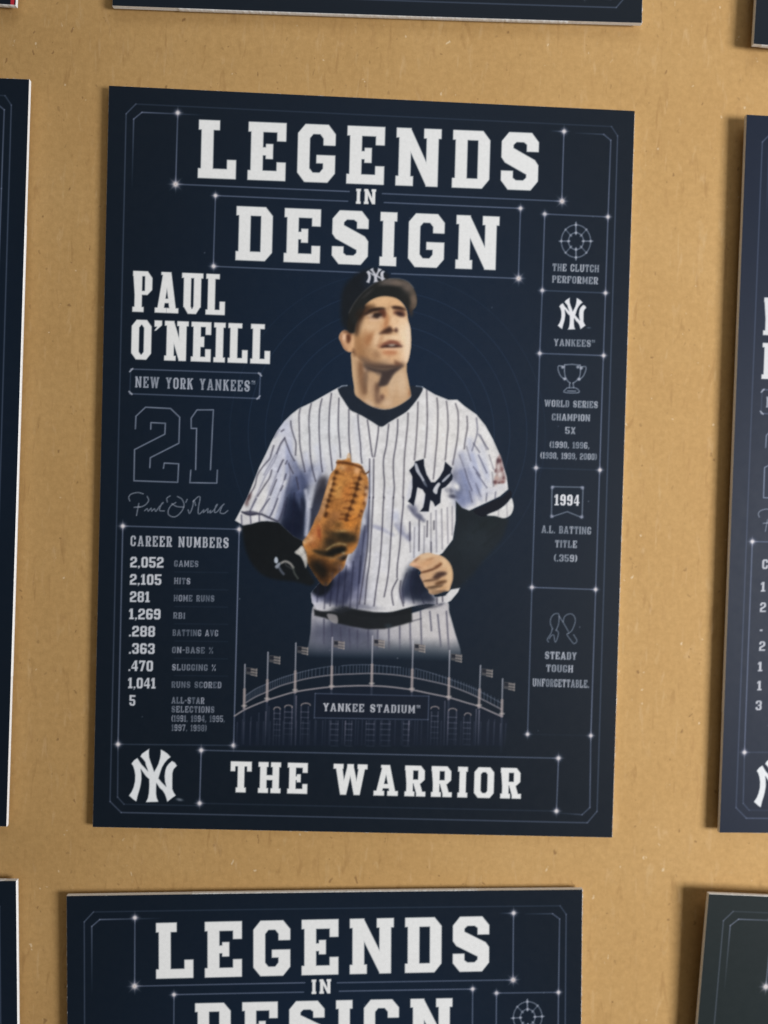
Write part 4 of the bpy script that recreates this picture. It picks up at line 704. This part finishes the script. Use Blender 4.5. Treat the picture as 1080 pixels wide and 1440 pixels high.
    for q, c, al, f in ((((345, 478), (440, 455), (540, 418), (620, 372), (655, 352), (640, 384), (560, 436), (460, 474), (360, 496)), (92, 56, 38), .85, 4), (((540, 545), (600, 500), (700, 486), (736, 506), (690, 540), (620, 566), (560, 574)), (66, 46, 40), .9, 5), (((390, 612), (470, 602), (560, 580), (640, 552), (600, 600), (480, 622)), (84, 58, 44), .85, 4),
                        (((560, 660), (640, 622), (720, 610), (730, 634), (680, 656), (600, 684)), (92, 62, 42), .88, 5), (((440, 706), (520, 704), (620, 690), (680, 666), (650, 706), (540, 726), (460, 728)), (78, 56, 42), .85, 4), (((500, 790), (560, 796), (640, 780), (700, 760), (720, 772), (640, 800), (550, 822)), (92, 70, 54), .7, 5),
                        (((240, 300), (290, 262), (330, 250), (300, 290), (260, 320)), (140, 98, 74), .7, 4), (((430, 290), (490, 262), (540, 262), (500, 290), (440, 306)), (168, 122, 88), .6, 5)):
        F(z(*q), c, al, f, clip=mh)
    # glove
    a9, b9 = Z(410, 630, 9), Z(410, 730, 9)
    GO = a9((578, 150), (640, 150), (690, 140), (728, 125), (760, 178), (840, 195), (890, 225), (930, 300), (965, 380), (975, 480), (965, 600), (945, 720), (910, 820), (890, 900)) + b9((880, 60), (862, 200), (832, 330), (770, 425), (715, 450), (690, 520), (660, 620), (570, 705), (500, 790), (445, 845), (380, 822), (310, 735), (250, 640), (205, 560), (185, 430), (138, 300), (200, 205), (270, 70)) + a9((300, 890), (345, 810), (400, 640), (455, 450), (495, 330), (555, 255), (570, 190))
    mg = cv.mask(GO, 1.8); cv.put((np.s_[:, :], mg), (176, 122, 70), 1, lab=pic['glove'])
    OR, TAN, DKB = (192, 132, 72), (200, 160, 116), (58, 38, 24)
    for x, y, rx, ry, rot, c, a in ((650, 250, 60, 30, 8, (212, 168, 122), .9), (730, 270, 70, 40, 8, (158, 104, 62), .8), (830, 280, 40, 50, 0, (214, 168, 126), .8), (640, 420, 110, 90, 0, (188, 132, 74), .9), (590, 560, 70, 110, 10, (190, 140, 82), .9), (700, 560, 60, 110, 10, (180, 116, 62), .8), (560, 720, 90, 80, 10, (160, 108, 60), .8), (880, 470, 40, 110, 0, (200, 146, 92), .9), (850, 720, 50, 130, 14, (198, 136, 70), .9), (760, 900, 90, 60, -10, (190, 124, 62), .9), (700, 960, 80, 40, 0, (178, 120, 62), .7),
                                    (950, 540, 22, 60, 0, (198, 168, 146), .9), (945, 660, 20, 40, 0, (206, 176, 160), .9), (930, 790, 20, 50, 10, (150, 110, 86), .8), (470, 520, 26, 150, 17, (198, 158, 116), .95), (410, 720, 36, 150, 17, (176, 136, 100), .95), (350, 860, 34, 80, 25, (160, 118, 84), .9), (560, 860, 80, 60, 0, (150, 104, 66), .8), (500, 940, 60, 60, 0, (122, 86, 54), .8), (600, 970, 70, 40, 0, (112, 82, 48), .7)):
        B(410+x/9, 630+y/9, rx/9, ry/9, rot, c, a, mg)
    for x, y, rx, ry, rot, c, a in ((300, 190, 60, 120, 24, (186, 122, 78), .9), (350, 180, 26, 90, -10, (150, 80, 50), .8), (230, 260, 50, 60, 30, (196, 152, 110), .8), (160, 290, 30, 30, 0, (206, 176, 140), .8), (280, 330, 90, 50, 0, (150, 96, 58), .8), (450, 130, 50, 80, 0, (120, 84, 52), .8), (620, 200, 170, 50, 6, (52, 46, 34), .95), (480, 280, 90, 70, -20, (62, 50, 36), .9), (700, 260, 110, 40, 0, (56, 48, 34), .9), (560, 140, 40, 20, 20, (130, 96, 60), .7), (650, 150, 60, 14, 0, (180, 150, 100), .7), (760, 60, 90, 60, -20, (186, 122, 60), .9), (820, 130, 14, 70, 10, (92, 62, 36), .7),
                                    (580, 400, 130, 42, -14, (24, 26, 24), .95), (440, 440, 100, 40, 10, (36, 34, 28), .9), (320, 410, 60, 22, 14, (50, 44, 32), .8), (640, 480, 70, 24, -22, (70, 68, 66), .8), (655, 425, 22, 18, 0, (176, 160, 128), .9), (770, 360, 70, 50, -38, (180, 122, 66), .95), (840, 240, 22, 60, 10, (176, 128, 88), .8), (660, 500, 60, 26, -30, (34, 30, 28), .9), (270, 500, 90, 50, 20, (132, 88, 48), .9), (400, 520, 80, 30, 0, (120, 84, 50), .8), (420, 620, 110, 80, 20, (70, 46, 28), .9), (300, 620, 50, 70, 30, (86, 60, 36), .8), (400, 740, 70, 70, 10, (84, 54, 32), .9), (490, 690, 24, 20, 0, (160, 124, 92), .8), (440, 770, 30, 40, 10, (120, 78, 44), .8),
                                    (610, 610, 40, 40, 0, (150, 116, 100), .9), (560, 560, 50, 30, -30, (104, 78, 54), .8), (540, 640, 40, 40, 0, (78, 56, 38), .8), (430, 820, 50, 20, 0, (90, 74, 52), .8), (520, 490, 60, 14, -10, (130, 106, 74), .7), (240, 580, 30, 30, 0, (60, 46, 32), .7)):
        B(410+x/9, 730+y/9, rx/9, ry/9, rot, c, a, mg)
    F(b9((215, 500), (330, 520), (430, 510), (540, 540), (640, 560), (610, 680), (500, 780), (440, 840), (380, 815), (310, 725), (250, 630)), (66, 46, 30), .6, 16, clip=mg)
    F(b9((300, 420), (400, 330), (500, 240), (640, 190), (780, 180), (830, 220), (820, 290), (720, 320), (600, 330), (480, 400), (380, 470)), (46, 40, 30), .6, 12, clip=mg)
    F(b9((440, 440), (500, 380), (600, 340), (680, 350), (680, 400), (600, 440), (500, 470)), (22, 24, 22), .8, 7, clip=mg)
    L(b9((445, 385), (520, 335), (610, 310), (690, 325)), (150, 132, 96), 2.2, .85, 2)
    L(a9((700, 150), (728, 75), (750, 160)), (206, 160, 110), 2.4, .7, 2.4)
    L(a9((575, 185), (650, 185), (740, 200), (800, 215), (880, 250)), (70, 40, 24), 3, .85, 2.4); L(a9((885, 240), (905, 300), (940, 325), (975, 300)), (92, 62, 46), 2.2, .85, 2)
    L(a9((880, 300), (855, 390), (825, 490), (790, 620), (745, 740), (705, 860), (690, 920)), (84, 52, 30), 1.6, .7, 2.2)
    for x, y in ((860, 385), (830, 455), (825, 515), (800, 600), (770, 680), (740, 770), (705, 850), (690, 905)):
        B(410+x/9, 630+y/9, 3.1, 2.6, 20, (46, 28, 18), .95); L(a9((x-85, y-8), (x-40, y-10), (x, y)), (104, 62, 32), 1.8, .75, 2, clip=mg); L(a9((x, y), (x+45, y+12)), (84, 52, 30), 1.6, .6, 2, clip=mg)
    L(a9((565, 280), (540, 380), (515, 500), (480, 620), (445, 740), (430, 850)), (96, 62, 36), 1.5, .6, 2.2)
    for x, y in ((570, 310), (540, 385), (535, 455), (510, 535), (490, 605), (470, 665), (450, 735), (440, 830), (430, 860)): B(410+x/9, 630+y/9, 2.7, 2.6, 20, (58, 36, 22), .9); L(a9((x, y), (x+50, y+12)), (110, 70, 38), 1.6, .55, 2)
    for x, y in ((945, 500), (930, 590), (915, 700), (885, 800), (860, 860)): B(410+x/9, 630+y/9, 2.2, 2.4, 0, (92, 56, 36), .8)
    for p in (((760, 920), (840, 880)), ((620, 330), (700, 350)), ((560, 650), (640, 650)), ((600, 900), (690, 905))): L(a9(*p), (120, 76, 42), 1.8, .5, 2.4, clip=mg)
    # wrist: white cuff, bright buckle straps on the dark sleeve
    F(b9((38, 425), (80, 380), (132, 335), (165, 390), (190, 460), (200, 560), (178, 620), (150, 540), (110, 470)), (196, 192, 186), 1, 2, lab=pic['glove'])
    z = S7
    F(z((500, 790), (515, 750), (540, 760), (550, 800), (535, 830), (510, 820)), (190, 198, 210), .95, 2); F(z((510, 870), (560, 820), (580, 845), (540, 895)), (150, 156, 168), .9, 2.4); L(z((560, 880), (590, 930), (620, 965)), (110, 116, 130), 3, .75, 2.6)
    L(z((590, 825), (640, 805), (700, 830), (740, 880)), (168, 164, 158), 3, .85, 2.4); L(z((740, 880), (755, 950), (800, 1020)), (96, 100, 92), 2.2, .7, 2.4); L(z((640, 830), (660, 860), (730, 900)), (92, 92, 92), 2, .5, 2.6)
    B(449, 800, 9, 16, -35, (18, 22, 22), .7)
    for p in (((576, 736), (577, 776)), ((583, 742), (582, 784)), ((597, 740), (596, 778)), ((606, 722), (606, 774)), ((613, 718), (614, 776)), ((621, 716), (622, 772)), ((629, 714), (630, 764)), ((636, 712), (636, 752)), ((646, 640), (652, 656)), ((656, 628), (662, 648)), ((688, 640), (694, 660)), ((676, 612), (684, 632)), ((669, 680), (676, 698)), ((660, 690), (664, 706)), ((692, 664), (694, 684))):
        L(p, (96, 94, 108), 1.9, .5, 2, clip=m)
    for p in (((448, 812), (446, 846)), ((458, 820), (456, 856)), ((468, 806), (464, 852)), ((478, 800), (473, 852)), ((487, 796), (482, 854)), ((497, 790), (492, 856)), ((507, 782), (502, 856)), ((513, 740), (508, 790), (505, 820)), ((572, 806), (566, 826), (568, 848)), ((582, 800), (577, 822), (582, 848)), ((594, 812), (590, 830), (596, 848)), ((404, 700), (400, 724)), ((414, 694), (412, 730), (410, 756)), ((424, 702), (424, 740))):
        L(p, (40, 42, 62), 2.2, .5, 2.2, clip=m)
    # the photograph is a little softer than the lettering round it
    k = box_blur(cv.c, 1); k2 = box_blur(k, 1); pl = np.isin(cv.lab, list(pic.values())); fc = np.isin(cv.lab, [pic['face'], pic['neck'], pic['hand'], pic['glove']])
    cv.c[pl] = .45*cv.c[pl] + .55*k[pl]; cv.c[fc] = .25*cv.c[fc] + .75*k2[fc]
    # film grain and cloth texture of the photograph, so that no area of it is quite even
    rs = np.random.RandomState(11); h, w = cv.h, cv.w
    def noise(k, s):
        n = rs.randn(h//k+3, w//k+3); yy = np.arange(h)/k; xx = np.arange(w)/k; y0 = yy.astype(int); x0 = xx.astype(int); fy = (yy-y0)[:, None]; fx = (xx-x0)[None]
        fy = fy*fy*(3-2*fy); fx = fx*fx*(3-2*fx)
        return s*((n[y0][:, x0]*(1-fx) + n[y0][:, x0+1]*fx)*(1-fy) + (n[y0+1][:, x0]*(1-fx) + n[y0+1][:, x0+1]*fx)*fy)
    tex = noise(2, .009) + noise(4, .013) + noise(9, .016)
    inn = np.isin(cv.lab, list(pic.values())); gl = (cv.lab == pic['glove'])*1.6 + 1.; gl[(cv.lab == pic['face']) | (cv.lab == pic['hand']) | (cv.lab == pic['neck'])] = .4
    cv.c *= 1 + (tex*gl*inn)[..., None]
    def grade(keys, pivot, gain, top=236):
        k = np.isin(cv.lab, [pic[q] for q in keys]); cv.c[k] = np.clip(pivot + (cv.c[k]-pivot)*gain, 6, top)
    grade(('face', 'neck', 'hand'), 176, 1.04, 236); grade(('glove',), 140, 1.14); grade(('jersey',), 196, 1.12, 229)
# ------------------------------------------------------------------ cards
THICK = .62                                         # mm
def lin(c):
    c = np.clip(c, 0, 255)/255.
    return np.where(c <= .04045, c/12.92, ((c+.055)/1.055)**2.4)
def ink_albedo(c): return np.clip(lin(c)*1.0, 0, .84)

def curl(q, u, v):
    a, b = 2*u-1, 2*v-1
    return q['h'] + q['uu']*a*a + q['vv']*b*b + q['u']*a + q['v']*b

HINV = np.linalg.inv(HM)
def surface_surveyed(q):
    """middle card: the surveyed outline, laid on the card's slightly bowed surface"""
    def S(u, v):
        p = np.stack([u*CW, v*CH, np.ones_like(u)], -1) @ HINV.T; px = p[..., 0]/p[..., 2]; py = p[..., 1]/p[..., 2]
        d = np.stack([(px-540)/FPX, (py-720)/FPX, np.ones_like(px)], -1) @ RC
        z = curl(q, u, v); t = (z-CAMP[2])/d[..., 2]
        return np.stack([CAMP[0]+d[..., 0]*t, CAMP[1]+d[..., 1]*t, z], -1)
    return S
def surface_placed(q, x, y, rot, s=1.):
    r = math.radians(rot); c, n = math.cos(r), math.sin(r)
    def S(u, v):
        lx = (u-.5)*63.5*s; ly = (.5-v)*88.9*s
        return np.stack([x+lx*c-ly*n, y+lx*n+ly*c, curl(q, u, v)], -1)
    return S

def steps(n, lo, hi, coarse=7):
    """sample positions along a side: every raster cell between lo and hi, wider elsewhere"""
    a = [0.]; p = .5
    while p < n-.01:
        a.append(p); p += 1 if lo <= p < hi else (coarse if not (p < lo < p+coarse) else max(1, math.floor(lo-p)))
    if a[-1] > n-1.2: a[-1] = n-.5
    else: a.append(n-.5)
    return np.array(a + [float(n)])

def build_card(label, S, cv, names, dense, rough=1.):
    root = bpy.data.objects.new('baseball_card', None); col.objects.link(root); root.empty_display_size = .01
    base = S(np.array(.5), np.array(.5)); base[2] = 0; root.location = base*MM
    root['label'] = label; root['category'] = 'baseball card'; root['group'] = 'baseball cards laid out in a grid'
    xs, ys = steps(CW, dense[0], dense[1]), steps(CH, dense[2], dense[3])
    U, V = np.meshgrid(xs/CW, ys/CH); P = (S(U, V)-base)*MM
    # the guillotined edge of the ink wanders by a few hundredths of a millimetre
    ix = np.clip(np.floor(xs).astype(int), 0, CW-1); iy = np.clip(np.floor(ys).astype(int), 0, CH-1)
    blur = box_blur(cv.c, 3); cx = np.r_[1, np.diff(xs)] > 1.6; cy = np.r_[1, np.diff(ys)] > 1.6
    C = np.where((cy[:, None] | cx[None, :])[..., None], blur[iy][:, ix], cv.c[iy][:, ix])
    rs = np.random.RandomState(len(label))
    def wander(n):
        k = np.convolve(rs.randn(n+40), np.ones(3)/3, 'same')[20:20+n]; return np.clip(np.abs(k)-.75, 0, 1.)*rough
    # small white nicks where the cutter lifted the ink along the four sides
    for sl, n in ((np.s_[:, -1], len(ys)), (np.s_[-1, :], len(xs)), (np.s_[0, :], len(xs)), (np.s_[:, 0], len(ys))):
        k = wander(n)[:, None]; C[sl] = C[sl]*(1-k) + np.array((205, 205, 203.))*k
    A = ink_albedo(C); h, w = U.shape
    idx = np.arange(h*w).reshape(h, w)
    F = np.stack([idx[1:, :-1], idx[1:, 1:], idx[:-1, 1:], idx[:-1, :-1]], -1)
    mx = np.clip(((xs[:-1]+xs[1:])/2).astype(int), 0, CW-1); my = np.clip(((ys[:-1]+ys[1:])/2).astype(int), 0, CH-1)
    Lb = cv.lab[my][:, mx]
    PV, CVv = P.reshape(-1, 3), A.reshape(-1, 3)
    def piece(name, ids, parent):
        f = F[np.isin(Lb, ids)]
        if not len(f): return None
        used, inv = np.unique(f.ravel(), return_inverse=True)
        return mesh_object(name, PV[used], inv.reshape(-1, 4), INK, parent, CVv[used], smooth=True)
    tree = {}; taken = []
    for full, i in names.items():
        tree.setdefault(full.split('/')[0], []).append((full, i))
    for top, items in tree.items():
        if len(items) == 1 and '/' not in items[0][0]:
            piece(top, [items[0][1]], root); taken.append(items[0][1])
        else:
            body = piece(top, [i for f, i in items if f.split('/')[1] in ('face', 'neck', 'hand')], root)
            taken += [i for _, i in items]
            if body:
                for f, i in items:
                    if f.split('/')[1] not in ('face', 'neck', 'hand'): piece(f.split('/')[1], [i], body)
    piece('printed_front', [i for i in range(0, 60) if i not in taken], root)
    # card stock: white core, sides and back
    ring = np.concatenate([idx[0, :-1], idx[:-1, -1], idx[-1, :0:-1], idx[:0:-1, 0]]); T_ = PV[ring]; n = len(ring)
    cen = PV.mean(0); out = T_-cen; out[:, 2] = 0; ax = np.abs(out[:, 0])/31.75e-3 > np.abs(out[:, 1])/44.45e-3
    o2 = np.zeros_like(out); o2[ax, 0] = np.sign(out[ax, 0]); o2[~ax, 1] = np.sign(out[~ax, 1])
    bur = np.abs(np.convolve(rs.randn(n+40), np.ones(5)/5, 'same')[20:20+n])[:, None]
    t1 = T_ + o2*(.02+.045*bur*rough)*MM - np.array([0, 0, .05*MM]); t2 = T_ + o2*(.05+.03*bur*rough)*MM - np.array([0, 0, THICK*.5*MM]); t3 = T_ + o2*.03*MM - np.array([0, 0, THICK*MM])
    v = np.vstack([T_, t1, t2, t3]); j = np.arange(n); k = (j+1) % n; fs = []
    for a in range(3): fs.append(np.stack([a*n+j, a*n+k, (a+1)*n+k, (a+1)*n+j], -1)[:, ::-1])
    gu, gv = np.meshgrid(np.linspace(0, 1, 13), np.linspace(0, 1, 17)); B = ((S(gu, gv)-base)*MM - np.array([0, 0, THICK*MM])).reshape(-1, 3); off = len(v)
    bi = np.arange(13*17).reshape(17, 13) + off; fs.append(np.stack([bi[:-1, :-1], bi[:-1, 1:], bi[1:, 1:], bi[1:, :-1]], -1).reshape(-1, 4))
    mesh_object('card_stock', np.vstack([v, B]), np.vstack(fs), CORE, root)
    return root

main_cv = Canvas(CW, CH, (12, 24, 44)); draw_template(main_cv); draw_player(main_cv); draw_stadium(main_cv)
MAIN_PARTS = dict(PART)
side_cv = Canvas(CW, CH, (12, 24, 44)); draw_template(side_cv, name=None, stats=False)
right_cv = Canvas(CW, CH, (12, 24, 44)); draw_template(right_cv, name=None, stats=False, navy=((16, 27, 46), (18, 34, 58)))
def on_right(x, y): return x - (897 - 14*(y-159)/1014), 120 + (y-159)/.973      # same print, seen on the card to the right
for ch, x, y, w, hh in (('P', 1076, 470, 30, 54), ('E', 1074, 532, 29, 52)): text(right_cv, ch, on_right(x, y), on_right(x+w, y+1), hh, (214, 214, 216), w=.5, t=.19, l=.125, e=.05, lab=part('name_lettering'), f=2)
for ch, x, y in (('C', 1076, 801), ('1', 1074, 833), ('2', 1073, 862), ('.', 1073, 889), ('2', 1072, 917), ('1', 1070, 946), ('1', 1069, 973), ('3', 1067, 1001)):
    text(right_cv, ch, on_right(x, y), on_right(x + (4 if ch == '.' else 7 if ch == '1' else 9), y), 14, (200, 200, 206), .9, w=.58, t=.2, l=.16, e=.04, lab=part('statistics_table'))
grey_cv = Canvas(CW, CH, (12, 24, 44)); draw_template(grey_cv, name=None, stats=False, navy=((26, 34, 35), (28, 40, 44)))
plain_cv = Canvas(CW, CH, (12, 24, 44)); draw_template(plain_cv, full=False)
red_cv = Canvas(CW, CH, (12, 24, 44)); draw_template(red_cv, full=False); red_cv.c[-60:, -7:-2] = (176, 40, 52)
SIDE_PARTS = {k: v for k, v in PART.items() if '/' not in k}

build_card('whole card in the middle with a ballplayer in a pinstriped jersey holding a brown glove', surface_surveyed(dict(h=.8, uu=.05, vv=.03, u=-.1, v=-.02)), main_cv, MAIN_PARTS, (0, CW, 0, CH), .55)
q = lambda h, uu, vv, u, v: dict(h=h, uu=uu, vv=vv, u=u, v=v)
build_card('cropped navy card showing only the big white title, directly below the ballplayer card', surface_placed(q(.9, .12, .12, -.06, -.12), -1.981, -95.59, 1.456, .986), side_cv, SIDE_PARTS, (0, CW, 0, 290))
build_card('navy card with raised left edge and a cropped statistics box, right of the ballplayer', surface_placed(q(.9, .27, .05, -.3, -.16), 76.35, .23, -.063, .987), right_cv, SIDE_PARTS, (0, 80, 0, CH), .5)
build_card('grey-sheened dark card with a lifted corner, at the lower right corner of the cardboard', surface_placed(q(1., .25, .5, -.25, -.5), 73.444, -96.371, -2.186), grey_cv, SIDE_PARTS, (0, 150, 0, 260), .5)
build_card('dark card strip with a long white right edge, left of the ballplayer card', surface_placed(q(.85, .4, 0, .15, 0), -73.078, .467, -.465), plain_cv, SIDE_PARTS, (CW-110, CW, 0, CH), 1.)
build_card('blank dark card corner with white top and right edges, at the lower left', surface_placed(q(.9, .3, .2, .1, 0), -70.844, -96.063, 1.626), plain_cv, SIDE_PARTS, (CW-90, CW, 0, 260), 1.)
build_card('navy card showing just its bottom border line and white lower edge, above the ballplayer card', surface_placed(q(.85, .15, .1, .05, .1), -.375, 98.794, .804), side_cv, SIDE_PARTS, (0, CW, CH-70, CH), 1.)
build_card('tiny card corner with a red sliver beside its white edge, at the upper left', surface_placed(q(.85, .2, .1, .1, .1), -73.375, 98.564, -1.449), red_cv, SIDE_PARTS, (CW-90, CW, CH-60, CH), 1.)
build_card('small navy card corner with a shaded left side, at the upper right', surface_placed(q(.95, .35, .1, -.3, .1), 78.462, 96.227, -1.505), side_cv, SIDE_PARTS, (0, 90, CH-120, CH), .8)
